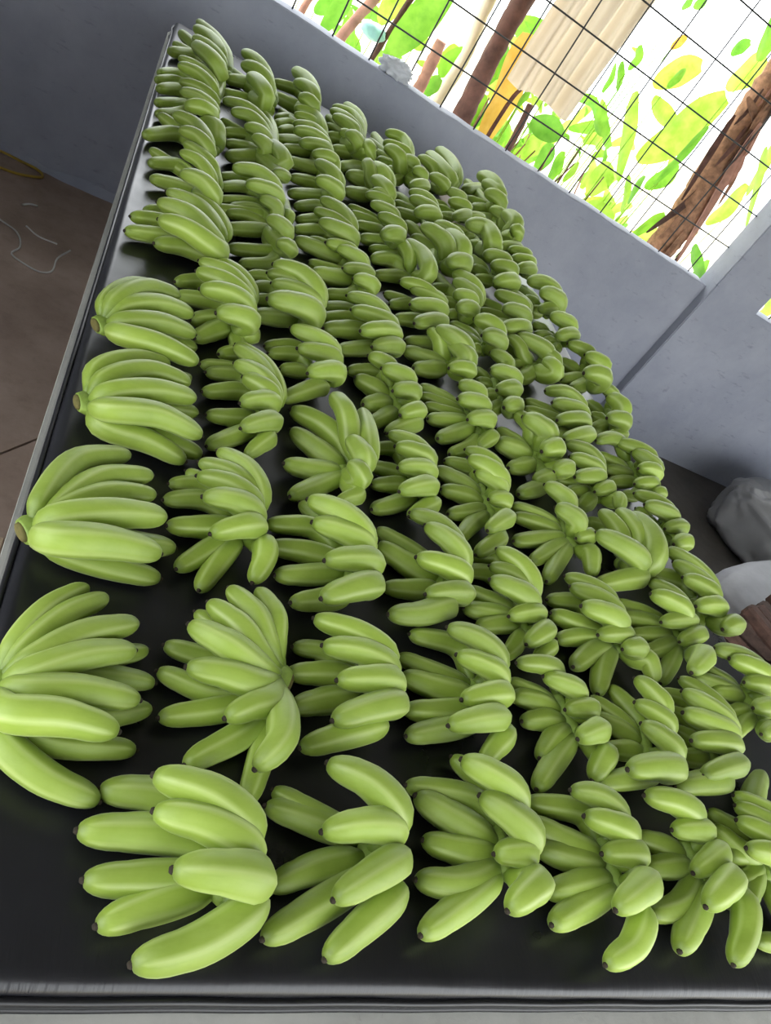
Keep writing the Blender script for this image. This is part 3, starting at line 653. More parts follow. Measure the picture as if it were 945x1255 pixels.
[48,0,0,[590,2865],[985,-174],"green banana hand with twelve fingers, second from the wall in third far line from left",[[2,223,-100,193,65,6,106,69,10,57,31,-29,189,78],[2,194,-97,151,56,12,89,60,9,49,31,-30,146,68],[2,189,-105,35,55,20,14,59,2,9,31,-28,68,66],[2,235,-117,-87,68,6,-91,73,-8,-48,31,-45,-79,82],[2,239,-99,-194,69,5,-127,74,-10,-59,31],[0,178,-138,244,19,-72,332,20,10,59,22],[0,178,-156,120,19,-89,214,20,10,59,22],[0,178,-163,48,19,-86,148,20,9,53,22],[0,178,-148,-3,19,-83,83,20,5,27,22],[0,198,-168,-124,21,-62,-16,23,-2,-11,22],[0,197,-142,-179,21,-20,-55,23,-4,-23,22],[0,229,-129,-287,25,-17,-211,26,-10,-59,22]]],
[49,0,0,[757,3138],[758,-652],"green banana hand with eleven fingers, nearest the wall in fourth far line from left",[[2,228,-9,384,66,53,224,71,39,46,40,34,284,80],[2,228,-82,235,66,34,157,71,39,46,40,-4,223,80],[2,228,-94,171,66,14,78,71,25,29,40,-34,112,80],[2,269,-102,46,78,-16,-13,83,-7,-8,40],[2,232,-81,-85,67,-37,-88,72,-33,-38,40],[2,308,-69,-144,89,-23,-184,96,-39,-46,40],[2,308,-5,-158,89,29,-221,96,-39,-46,40],[0,228,-87,227,25,-53,259,26,39,46,29],[0,228,-97,109,25,-56,149,26,21,24,29],[0,268,-112,-56,29,-19,-19,31,-7,-8,29],[0,262,-102,-191,28,5,-91,30,-18,-21,29]]],
[51,0,0,[802,2668],[611,-792],"green banana hand with seven fingers, second from the wall in fourth far line from left",[[2,273,-55,134,79,-37,89,85,11,8,41],[2,275,-17,162,80,33,61,85,28,21,41,11,83,96],[2,282,-39,4,82,15,-83,87,-17,-13,41],[2,236,-43,-81,69,14,-99,73,-21,-16,41],[0,236,-135,123,26,-17,258,27,47,36,30],[0,322,-109,67,35,-14,90,37,14,11,30],[0,244,-131,-90,26,-29,-20,28,-11,-9,30]]],
[52,0,0,[809,2396],[997,82],"green banana hand with seven fingers, third from the wall in fourth far line from left",[[2,205,-74,153,59,20,169,63,-5,60,35,-24,153,72],[2,224,-69,71,65,16,50,69,-2,27,35],[2,242,-58,-22,70,20,-46,75,2,-26,35],[2,291,-80,-225,84,-17,-170,90,5,-60,35],[0,203,-131,72,22,-23,156,23,-5,60,25],[0,203,-126,23,22,-16,84,23,-3,35,25],[0,222,-121,-61,24,-12,8,25,0,4,25]]],
[53,0,0,[855,2120],[254,-967],"green banana hand with seven fingers, fourth from the wall in fourth far line from left",[[2,224,-44,153,65,-18,35,69,-5,-1,35],[2,268,-30,117,78,23,-55,83,5,1,35,14,32,94],[0,238,67,348,26,214,339,27,58,15,25,150,374,26],[0,200,-129,80,22,7,151,23,18,5,25],[0,236,-134,2,26,28,49,27,16,4,25,-50,62,26],[0,204,-136,-98,22,4,16,23,3,1,25],[0,223,-159,123,24,-30,189,26,7,2,25]]],
[54,0,1,[875,1884],[978,210],"green banana hand with seven fingers, fifth from the wall in fourth far line from left",[[2,216,-104,76,63,4,60,67,-7,31,32,-44,74,75],[2,216,-71,63,63,31,56,67,-6,26,32],[2,243,-99,-65,70,8,-18,75,2,-10,32],[2,235,-102,-163,68,-5,-89,73,10,-46,32],[0,187,-135,51,20,-29,122,21,-11,51,23],[0,194,-127,-8,21,-43,49,22,-5,23,23],[0,212,-121,-81,23,-48,-36,24,2,-10,23]]],
[55,0,1,[883,1640],[815,-579],"green banana hand with seven fingers, sixth from the front in fifth line from left",[[2,217,-61,91,63,-35,42,67,4,6,36],[2,287,-53,75,83,19,15,89,7,10,36,-14,32,100],[2,271,-20,38,79,24,-21,84,-1,-2,36],[2,238,-38,-82,69,25,-58,74,-11,-15,36],[0,224,-118,52,24,-8,98,26,18,25,26],[0,250,-133,0,27,9,54,29,12,16,26],[0,245,-115,-74,26,12,-5,28,1,1,26]]],
[56,0,1,[912,1415],[960,281],"green banana hand with ten fingers, fifth from the front in fifth line from left",[[2,231,-51,86,67,7,77,72,-11,38,30],[2,246,-74,6,71,-6,11,76,-2,6,30],[2,221,-56,-56,64,8,-25,69,4,-14,30],[1,194,-12,-95,29,29,-52,45,9,-31,30],[0,211,-138,83,23,-6,163,24,-17,58,22],[0,189,-140,49,20,-18,106,22,-12,42,22],[0,189,-136,10,20,4,68,22,-7,25,22],[0,207,-139,-48,22,-1,30,24,-3,12,22],[0,216,-126,-116,23,10,-3,25,1,-2,22],[0,175,-99,-152,19,-30,-91,20,9,-31,22]]],
[57,0,1,[872,1108],[998,61],"green banana hand with eleven fingers, fourth from the front in fifth line from left",[[2,177,-41,144,51,36,115,55,-4,60,28,1,132,62],[2,233,-59,88,68,12,47,72,-2,25,28,-19,62,81],[2,209,-44,57,61,15,34,65,-1,18,28],[2,193,-24,-15,56,18,-5,60,0,-3,28],[2,201,-58,-121,58,3,-65,62,2,-36,28],[1,194,-78,-167,29,-24,-122,45,4,-60,28],[0,177,-80,122,19,-2,125,20,-3,51,20],[0,222,-118,72,24,16,82,26,-2,33,20],[0,201,-116,10,22,10,37,23,-1,15,20],[0,185,-113,-61,20,13,10,21,0,4,20],[0,186,-106,-131,20,0,-35,21,1,-14,20]]],
[58,0,1,[1086,1355],[1000,-2],"green banana hand with nine fingers, fifth from the front in sixth line from left",[[2,221,-53,129,64,-17,77,69,0,42,37],[2,288,-52,92,83,8,47,89,0,26,37],[2,270,-28,-26,78,21,5,84,0,3,37],[2,242,-4,-81,70,43,-51,75,0,-28,37],[0,230,-93,89,25,18,83,26,0,34,26],[0,273,-115,21,29,31,49,31,0,20,26],[0,227,-100,-63,24,44,11,26,0,4,26],[0,212,-98,-153,23,-2,-77,24,0,-32,26],[1,214,-41,-93,32,-6,-79,49,0,-43,37]]],
[59,0,1,[1303,1602],[969,247],"green banana hand with eight fingers, sixth from the front in seventh line from left",[[2,208,-85,98,60,46,89,65,-10,40,32,0,121,73],[2,258,-104,11,75,1,16,80,-2,8,32],[2,253,-116,-73,73,-6,-23,78,3,-11,32],[2,231,-116,-149,67,-2,-71,72,9,-37,32],[0,201,-141,68,22,-10,131,23,-13,52,23],[0,201,-158,18,22,-26,88,23,-9,37,23],[0,190,-102,15,20,-27,47,22,-5,21,23],[0,215,-91,-52,23,3,-4,25,0,-2,23]]],
[60,0,1,[1267,1335],[959,285],"green banana hand with eight fingers, fifth from the front in seventh line from left",[[2,213,-75,112,62,17,64,66,-9,30,30,-14,93,75],[2,233,-91,45,68,-8,25,72,-4,14,30],[2,220,-103,-36,64,-9,4,68,-1,3,30],[2,204,-41,-56,59,17,-20,63,4,-13,30],[2,209,18,-98,61,31,-59,65,10,-35,30],[0,176,-121,-4,19,-29,40,20,-6,19,21],[0,201,-93,-42,22,27,23,23,-2,5,21],[0,220,-78,-99,24,55,-20,25,4,-14,21]]],
[61,0,1,[1502,1485],[999,52],"green banana hand with ten fingers, fourth from the front in eighth line from left",[[2,202,-156,57,59,-46,103,63,-3,58,32,-95,88,71],[2,237,-73,84,69,45,62,74,-2,33,32,-14,70,83],[2,259,-31,56,75,28,3,80,0,1,32],[2,250,-45,-23,73,15,-20,78,1,-11,32],[2,208,-81,-90,60,3,-57,64,2,-31,32],[2,205,-16,-99,60,15,-88,64,3,-48,32],[0,199,-122,58,22,28,104,23,-2,42,23],[0,232,-125,-10,25,31,47,27,-1,19,23],[0,198,-129,-65,21,-5,-18,23,0,-7,23],[0,183,-94,-97,20,-43,-82,21,2,-33,23]]],
[62,0,1,[1488,1262],[995,101],"green banana hand with seven fingers, third from the front in eighth line from left",[[2,198,-90,88,58,25,59,62,-3,31,32,-27,77,69],[2,236,-91,34,69,-1,22,73,-1,12,32],[2,224,-49,-34,65,20,-7,70,0,-5,32],[2,233,-53,-92,68,-4,-70,72,4,-38,32],[0,185,-49,85,20,23,87,21,-4,34,23],[0,198,-53,43,21,42,40,23,-1,15,23],[0,182,-4,-13,20,56,2,21,0,-2,23]]],
[63,0,0,[1474,3286],[658,-753],"green banana hand with seven fingers, nearest the wall in seventh far line from left",[[2,364,-48,203,106,12,36,113,14,12,43,-10,113,128],[2,361,-47,114,105,16,18,112,10,9,43],[2,365,-83,-51,106,-8,-76,113,-23,-20,43],[0,250,-35,333,27,77,445,29,45,40,31],[0,300,-97,140,32,68,312,35,45,40,31],[0,290,-113,24,31,41,139,33,38,33,31],[0,310,-114,-95,34,19,31,36,11,9,31]]],
[64,0,0,[1457,2986],[877,-480],"green banana hand with six fingers, second from the wall in seventh far line from left",[[2,294,-57,129,85,7,101,91,24,44,43],[2,365,-8,95,106,19,-11,113,0,0,43],[2,365,-35,-112,106,0,-104,113,-24,-44,43],[0,250,-34,144,27,71,198,29,29,53,31],[0,272,-28,7,29,89,106,31,27,49,31],[0,250,-99,127,27,17,213,29,29,53,31]]],
[65,0,0,[1470,2725],[897,443],"green banana hand with six fingers, third from the wall in seventh far line from left",[[2,233,-107,31,67,9,111,72,-23,47,37],[2,269,-79,8,78,12,27,83,-5,9,37],[2,264,-85,-69,77,15,-30,82,8,-17,37],[2,259,-87,-156,75,-1,-90,80,20,-40,37],[0,224,-53,136,24,19,139,26,-21,43,27],[0,219,-66,33,24,11,56,25,-8,17,27]]],
[66,0,0,[1483,2376],[997,75],"green banana hand with six fingers, fourth from the wall in seventh far line from left",[[2,321,-107,64,93,13,50,99,-2,27,43,-36,68,112],[2,347,-84,-13,101,-9,-31,108,1,-17,43],[0,250,-62,171,27,50,201,29,-5,60,31],[0,268,-76,70,29,35,92,31,-3,37,31],[0,250,-74,-14,27,31,54,29,-2,21,31],[2,250,-90,-95,72,26,-16,77,1,-10,43]]],
[67,0,0,[1477,2180],[987,162],"green banana hand with six fingers, fifth from the wall in seventh far line from left",[[2,301,-68,48,87,11,29,93,-2,14,36],[2,270,-78,-81,78,8,-26,84,2,-14,36],[0,206,-79,88,22,76,162,24,-10,59,26],[0,206,-102,-3,22,45,103,24,-6,38,26],[0,206,-73,-26,22,31,23,24,-1,7,26],[0,206,-33,-63,22,45,-23,24,2,-12,26]]],
[68,0,1,[1516,1992],[998,-67],"green banana hand with six fingers, sixth from the front in eighth line from left",[[2,257,-72,97,75,15,86,80,3,48,41],[2,288,-22,50,84,48,26,89,1,16,41],[2,335,-116,-135,97,-33,-114,104,-4,-60,41],[0,237,-84,59,26,39,96,27,3,40,30],[0,237,-128,-81,26,12,-4,27,0,-1,30],[0,250,-103,-119,27,37,-55,29,-1,-22,30]]],
[69,0,1,[1513,1746],[966,-259],"green banana hand with seven fingers, fifth from the front in eighth line from left",[[2,218,-18,168,63,51,131,67,16,58,38],[2,291,-29,54,84,6,3,90,1,2,38],[2,280,-91,-86,81,-22,-69,87,-10,-38,38],[0,218,-49,92,24,37,112,25,13,47,27],[0,239,-75,3,26,26,13,27,2,8,27],[0,218,-96,-74,24,19,-23,25,-2,-7,27],[1,218,-38,-83,33,3,-75,50,-10,-38,38]]],
[70,0,0,[1192,3206],[540,-842],"green banana hand with six fingers, nearest the wall in sixth far line from left",[[2,301,40,389,87,70,70,93,45,29,40,65,218,105],[2,289,-44,229,84,28,-38,90,1,1,40,-14,51,101],[2,274,-98,-87,80,-29,-124,85,-42,-27,40],[2,263,-112,114,76,-47,59,81,-4,-2,40],[0,243,-48,-27,26,29,-43,28,0,0,29],[0,232,-30,219,25,9,200,27,40,26,29]]],
[71,0,0,[1227,2957],[966,259],"green banana hand with six fingers, second from the wall in sixth far line from left",[[2,252,-56,117,73,21,104,78,-14,51,36],[2,274,-82,-40,80,1,-31,85,4,-16,36],[2,239,-77,-164,69,8,-65,74,9,-34,36],[0,206,-98,68,22,3,166,24,-16,58,26],[0,206,-95,16,22,0,92,24,-10,35,26],[0,206,-91,-60,22,-3,20,24,-2,8,26]]],
[72,0,0,[1268,2746],[994,-108],"green banana hand with five fingers, third from the wall in sixth far line from left",[[2,358,-122,-87,104,-24,-182,111,-6,-60,43,-45,-93,125],[2,247,-47,123,71,44,180,76,6,60,43],[0,251,-114,64,27,2,166,29,6,60,31],[0,276,-41,-51,30,29,-45,32,-2,-17,31],[0,283,-45,35,31,50,65,33,3,29,31]]],
[73,0,0,[1274,2415],[947,321],"green banana hand with six fingers, fourth from the wall in sixth far line from left",[[2,314,-86,62,91,8,71,97,-11,34,43],[2,309,-70,-7,90,20,15,96,-1,4,43],[2,299,-93,-147,87,0,-77,93,13,-38,43],[0,248,-90,76,27,29,154,29,-18,53,31],[0,248,-101,-25,27,30,74,29,-8,24,31],[0,268,-86,158,29,14,192,31,-19,57,31]]],
[74,0,0,[1261,2137],[994,-105],"green banana hand with seven fingers, fifth from the wall in sixth far line from left",[[2,229,11,182,66,57,95,71,6,55,38],[2,255,-86,76,74,30,65,79,4,37,38],[2,286,-98,-50,83,-13,-42,89,-2,-24,38],[2,266,-134,-185,77,-34,-123,83,-6,-60,38],[0,217,-104,99,23,11,154,25,6,60,27],[0,235,-135,2,25,-10,41,27,2,16,27],[0,218,-109,-62,24,-21,3,25,0,0,27]]],
[75,0,1,[1257,1881],[776,-631],"green banana hand with seven fingers, sixth from the wall in sixth far line from left",[[2,263,-77,67,76,30,32,82,15,19,38],[2,248,-13,55,72,54,8,77,14,17,38],[2,281,-11,-34,81,19,-84,87,-18,-23,38],[2,216,-108,55,63,-72,18,67,-11,-13,38],[0,252,-68,91,27,61,68,29,24,29,27],[0,218,-85,-21,23,59,-5,25,9,11,27],[0,261,-84,-109,28,46,-65,30,-6,-7,27]]],
[76,0,0,[996,3110],[997,-80],"green banana hand with twelve fingers, nearest the wall in fifth far line from left",[[2,263,-66,305,76,34,224,81,5,60,40,7,294,92],[2,254,-100,135,74,11,141,79,5,60,40],[2,303,-121,4,88,-59,-42,94,-2,-26,40],[2,306,-51,-40,89,4,-33,95,-1,-18,40],[2,302,-10,-101,88,36,-105,94,-5,-56,40],[2,264,-39,-265,77,33,-189,82,-5,-60,40],[0,229,-87,391,25,-10,464,26,5,60,29],[0,229,-128,260,25,-36,338,26,5,60,29],[0,229,-109,156,25,-49,201,26,5,60,29],[0,265,-117,39,29,26,131,30,4,55,29],[0,261,-82,-34,28,47,51,30,2,22,29],[0,229,-75,-146,25,43,-19,26,-1,-6,29]]],
[78,0,0,[1014,2682],[999,-53],"green banana hand with six fingers, second from the wall in fifth far line from left",[[2,227,-64,132,66,35,99,70,3,55,37,-2,123,80],[2,273,-90,14,79,2,-25,85,-1,-14,37],[2,289,-97,-136,84,-7,-76,89,-2,-42,37],[0,212,-92,177,23,-17,235,24,3,60,26],[0,212,-114,73,23,-9,139,24,3,57,26],[0,212,-129,-17,23,-16,67,24,1,27,26]]],
[79,0,0,[1032,2358],[871,-491],"green banana hand with six fingers, third from the wall in fifth far line from left",[[2,318,-118,63,92,-39,-17,99,-9,-16,43],[2,303,-46,163,88,39,116,94,29,52,43],[2,327,-10,117,95,32,2,101,5,8,43],[2,334,-70,-175,97,3,-120,104,-28,-49,43],[0,306,-111,109,33,43,108,35,23,41,31],[0,250,-114,230,27,-13,320,29,29,52,31]]],
[80,0,0,[1025,2034],[948,-318],"green banana hand with eight fingers, fourth from the wall in fifth far line from left",[[2,270,-23,156,78,40,56,84,11,34,37,16,89,95],[2,265,-40,91,77,22,30,82,6,18,37],[2,259,-63,-13,75,0,-7,80,-1,-4,37],[2,277,-78,-115,80,-24,-91,86,-16,-49,37],[0,216,-49,224,23,51,287,25,19,57,27],[0,216,-88,97,23,11,145,25,19,55,27],[0,222,-69,35,24,7,74,26,9,28,27],[0,216,-69,-67,23,4,-23,25,-3,-8,27]]],
[81,0,1,[1052,1832],[970,-241],"green banana hand with six fingers, fifth from the wall in fifth far line from left",[[2,296,-55,56,86,12,21,92,3,12,38,-14,32,104],[2,290,-48,-26,84,8,-25,90,-3,-12,38],[0,221,-79,155,24,23,206,25,14,58,28],[0,221,-91,100,24,23,154,25,14,58,28],[0,236,-96,46,25,30,87,27,9,37,28],[0,221,-47,-9,24,43,13,25,2,9,28]]],
[82,0,1,[1048,1610],[990,141],"green banana hand with eight fingers, sixth from the front in sixth line from left",[[2,243,-19,145,71,30,116,75,-8,59,35],[2,261,-56,28,76,19,26,81,-2,12,35],[2,245,-55,-59,71,8,-24,76,2,-14,35],[2,256,-59,-140,74,-18,-112,79,8,-59,35],[0,199,-47,113,22,16,126,23,-7,50,25],[0,205,-62,43,22,38,96,24,-5,37,25],[0,199,-48,-11,22,19,12,23,-1,4,25],[0,199,-53,-90,22,6,-51,23,3,-21,25]]],
]


SEG = 20
LOBE = np.array([1.042, 0.998, 0.974, 0.998] * 5)
RIDGE = np.array([1.0, 0.3, 0.0, 0.3] * 5)
TH = np.arange(SEG) * 2 * PI / SEG


def finger_mesh(lay, r, T, S, C, Bd, hd, open_stem, rnd):
    T, S, C = np.array(T), np.array(S), np.array(C)
    hd = np.array([hd[0], hd[1], 0.0])
    out = (S - T)
    out[2] = 0
    out /= np.linalg.norm(out) + 1e-9
    if lay == 0:
        ctrl = [C]
        L = np.linalg.norm(T - C)
        d = (T - C) / (L + 1e-9)
        q = (S - C) @ d
        if 0.03 < q < L - 0.03:
            ctrl.append(S)
        if Bd is not None:
            ctrl.append(np.array(Bd))
        ctrl.append(T)
        if len(ctrl) == 2:
            mid = (C + T) / 2
            mid[2] = min(mid[2], r * 1.15)
            side = np.cross(d, [0, 0, 1.0])
            mid += side * rnd.uniform(-0.006, 0.006)
            ctrl.insert(1, mid)
        neck = 0.03
    else:
        ctrl = [C]
        ov = 0.45 if np.linalg.norm(T - S) > 3.2 * r else 0.15
        if not open_stem:
            ctrl.append(np.array([S[0] * 0.75 + C[0] * 0.25 + out[0] * ov * r, S[1] * 0.75 + C[1] * 0.25 + out[1] * ov * r, C[2] + 0.52 * (S[2] - C[2])]))
        ctrl.append(S)
        if Bd is not None:
            ctrl.append(np.array(Bd))
        else:
            mid = (S + T) / 2
            mid[2] += (0.25 if lay == 2 else 0.1) * r
            ctrl.append(mid)
        ctrl.append(T)
        neck = 0.028 if not open_stem else min(0.06, max(0.02, np.linalg.norm(S - C) * 1.0))
    path = catmull(ctrl, 10)
    _, L = resample(path, [0.0])
    neck = min(neck, 0.35 * L)
    cap = min(2.1 * r, 0.45 * (L - neck))
    s = np.r_[np.linspace(0, neck, 5), np.linspace(neck, L - cap, 11)[1:], L - cap * np.array([0.72, 0.48, 0.28, 0.13, 0.045, 0.0])]
    p, _ = resample(path, s)
    rr = np.empty(len(s))
    for i, q in enumerate(s):
        if q < neck:
            x = q / neck
            x = x * x * (3 - 2 * x)
            k = (0.44 + 0.48 * x)
        else:
            x = (q - neck) / max(1e-6, L - cap - neck)
            k = 0.94 + 0.11 * math.sin(PI * min(1.0, x)) ** 0.8 - 0.05 * x
        if q > L - cap:
            e = (L - q) / cap
            k *= 0.15 + 0.85 * math.sqrt(max(0.0, 1 - (1 - e) ** 2.3))
        rr[i] = r * k
    t, u, w = frames(p)
    ph = rnd.uniform(0, 2 * PI)
    c, sn = np.cos(TH + ph), np.sin(TH + ph)
    amp = np.clip((s - neck * 0.5) / 0.02, 0.2, 1)
    amp *= np.clip((L - s) / (cap * 0.35), 0.15, 1)
    v = np.concatenate([p[i] + rr[i] * ((1 + (LOBE - 1) * amp[i]) * c)[:, None] * u[i] + rr[i] * ((1 + (LOBE - 1) * amp[i]) * sn)[:, None] * w[i] for i in range(len(p))])
    v = np.vstack([v, p[0], p[-1]])
    nr = len(p)
    f = []
    for i in range(nr - 1):
        for j in range(SEG):
            a = i * SEG + j
            b = i * SEG + (j + 1) % SEG
            f.append((a, b, b + SEG, a + SEG))
    for j in range(SEG):
        f.append((nr * SEG, (j + 1) % SEG, j))
        f.append((nr * SEG + 1, (nr - 1) * SEG + j, (nr - 1) * SEG + (j + 1) % SEG))
    me = pydata('banana', v, f)
    at = me.attributes.new('along', 'FLOAT', 'POINT')
    at.data.foreach_set('value', np.r_[np.repeat(s / L, SEG), 0.0, 1.0].astype(np.float32))
    at = me.attributes.new('ridge', 'FLOAT', 'POINT')
    at.data.foreach_set('value', np.r_[(amp[:, None] * RIDGE[None, :]).ravel(), 0.0, 0.0].astype(np.float32))
    return me, p[-1], t[-1]


def blob_along(name, pts, rad, seg=10):
    pts = [np.array(q) for q in pts]
    if len(pts) < 3:
        pts.insert(1, (pts[0] + pts[-1]) / 2)
    d0 = pts[0] - pts[1]
    d1 = pts[-1] - pts[-2]
    pts = [pts[0] + d0 / (np.linalg.norm(d0) + 1e-9) * rad * 0.6] + pts + [pts[-1] + d1 / (np.linalg.norm(d1) + 1e-9) * rad * 0.6]
    return tube(name, pts, [rad * 0.5, rad, rad * 1.05, rad, rad * 0.5], seg, 4)


def build_hand(hid, open_stem, near, base, hd, label, fingers):
    rnd = random.Random(hid * 7 + 1)
    root = empty('banana_hand', (base[0] / 1000, base[1] / 1000, 1.0))
    tag(root, label, 'bananas', 'hands of green bananas laid out on the black mat')
    hd = (hd[0] / 1000, hd[1] / 1000)
    roots = []
    for q in fingers:
        lay, r = q[0], q[1] / 10000
        T, S, C = ([x / 1000 for x in q[k:k + 3]] for k in (2, 5, 8))
        Bd = [x / 1000 for x in q[11:14]] if len(q) > 11 else None
        me, end, tdir = finger_mesh(lay, r, T, S, C, Bd, hd, open_stem, rnd)
        b = link('banana', me, M['skin'], root)
        roots.append(C)
        if near:
            tm = tube('tip', [end - tdir * 0.0025, end + tdir * 0.001, end + tdir * 0.0032], [r * 0.2, r * 0.19, r * 0.12], 7, 2)
            link('tip', tm, M['tip'], b)
    ax = np.array([-hd[1], hd[0], 0])
    roots.sort(key=lambda c: np.array(c) @ ax)
    pts = [np.array(roots[0]), np.mean(roots, axis=0), np.array(roots[-1])]
    rc = max(0.011, 0.62 * np.mean([q[1] for q in fingers]) / 10000)
    for p in pts:
        p[2] = max(p[2], rc * 1.02)
    if open_stem:      # the stem stub stays in view: a thick cushion with a cut end
        h3 = np.array([hd[0], hd[1], 0.0])
        me = tube('crown', [pts[1] - h3 * 0.026, pts[1] - h3 * 0.01, pts[1] + h3 * 0.008, pts[1] + h3 * 0.017], [rc * 0.95, rc * 1.25, rc * 1.2, rc * 0.95], 14, 4)
        for vv in me.vertices:      # a wide flattened cushion
            d = np.array(vv.co) - pts[1]
            q = d @ ax
            vv.co = Vector(np.array(vv.co) + ax * q * 0.7)
        cr = link('crown', me, M['crown'], root)
        ce = tube('cut_end', [pts[1] + h3 * 0.016, pts[1] + h3 * 0.0205, pts[1] + h3 * 0.022], [rc * 0.8, rc * 0.72, rc * 0.5], 12, 2)
        for vv in ce.vertices:
            q = (np.array(vv.co) - pts[1]) @ ax
            vv.co = Vector(np.array(vv.co) + ax * q * 0.7)
        link('cut_end', ce, M['cut'], cr)
    else:
        cr = link('crown', blob_along('crown', pts, rc), M['crown'], root)
    return root


for rec in HANDS:
    build_hand(*rec)

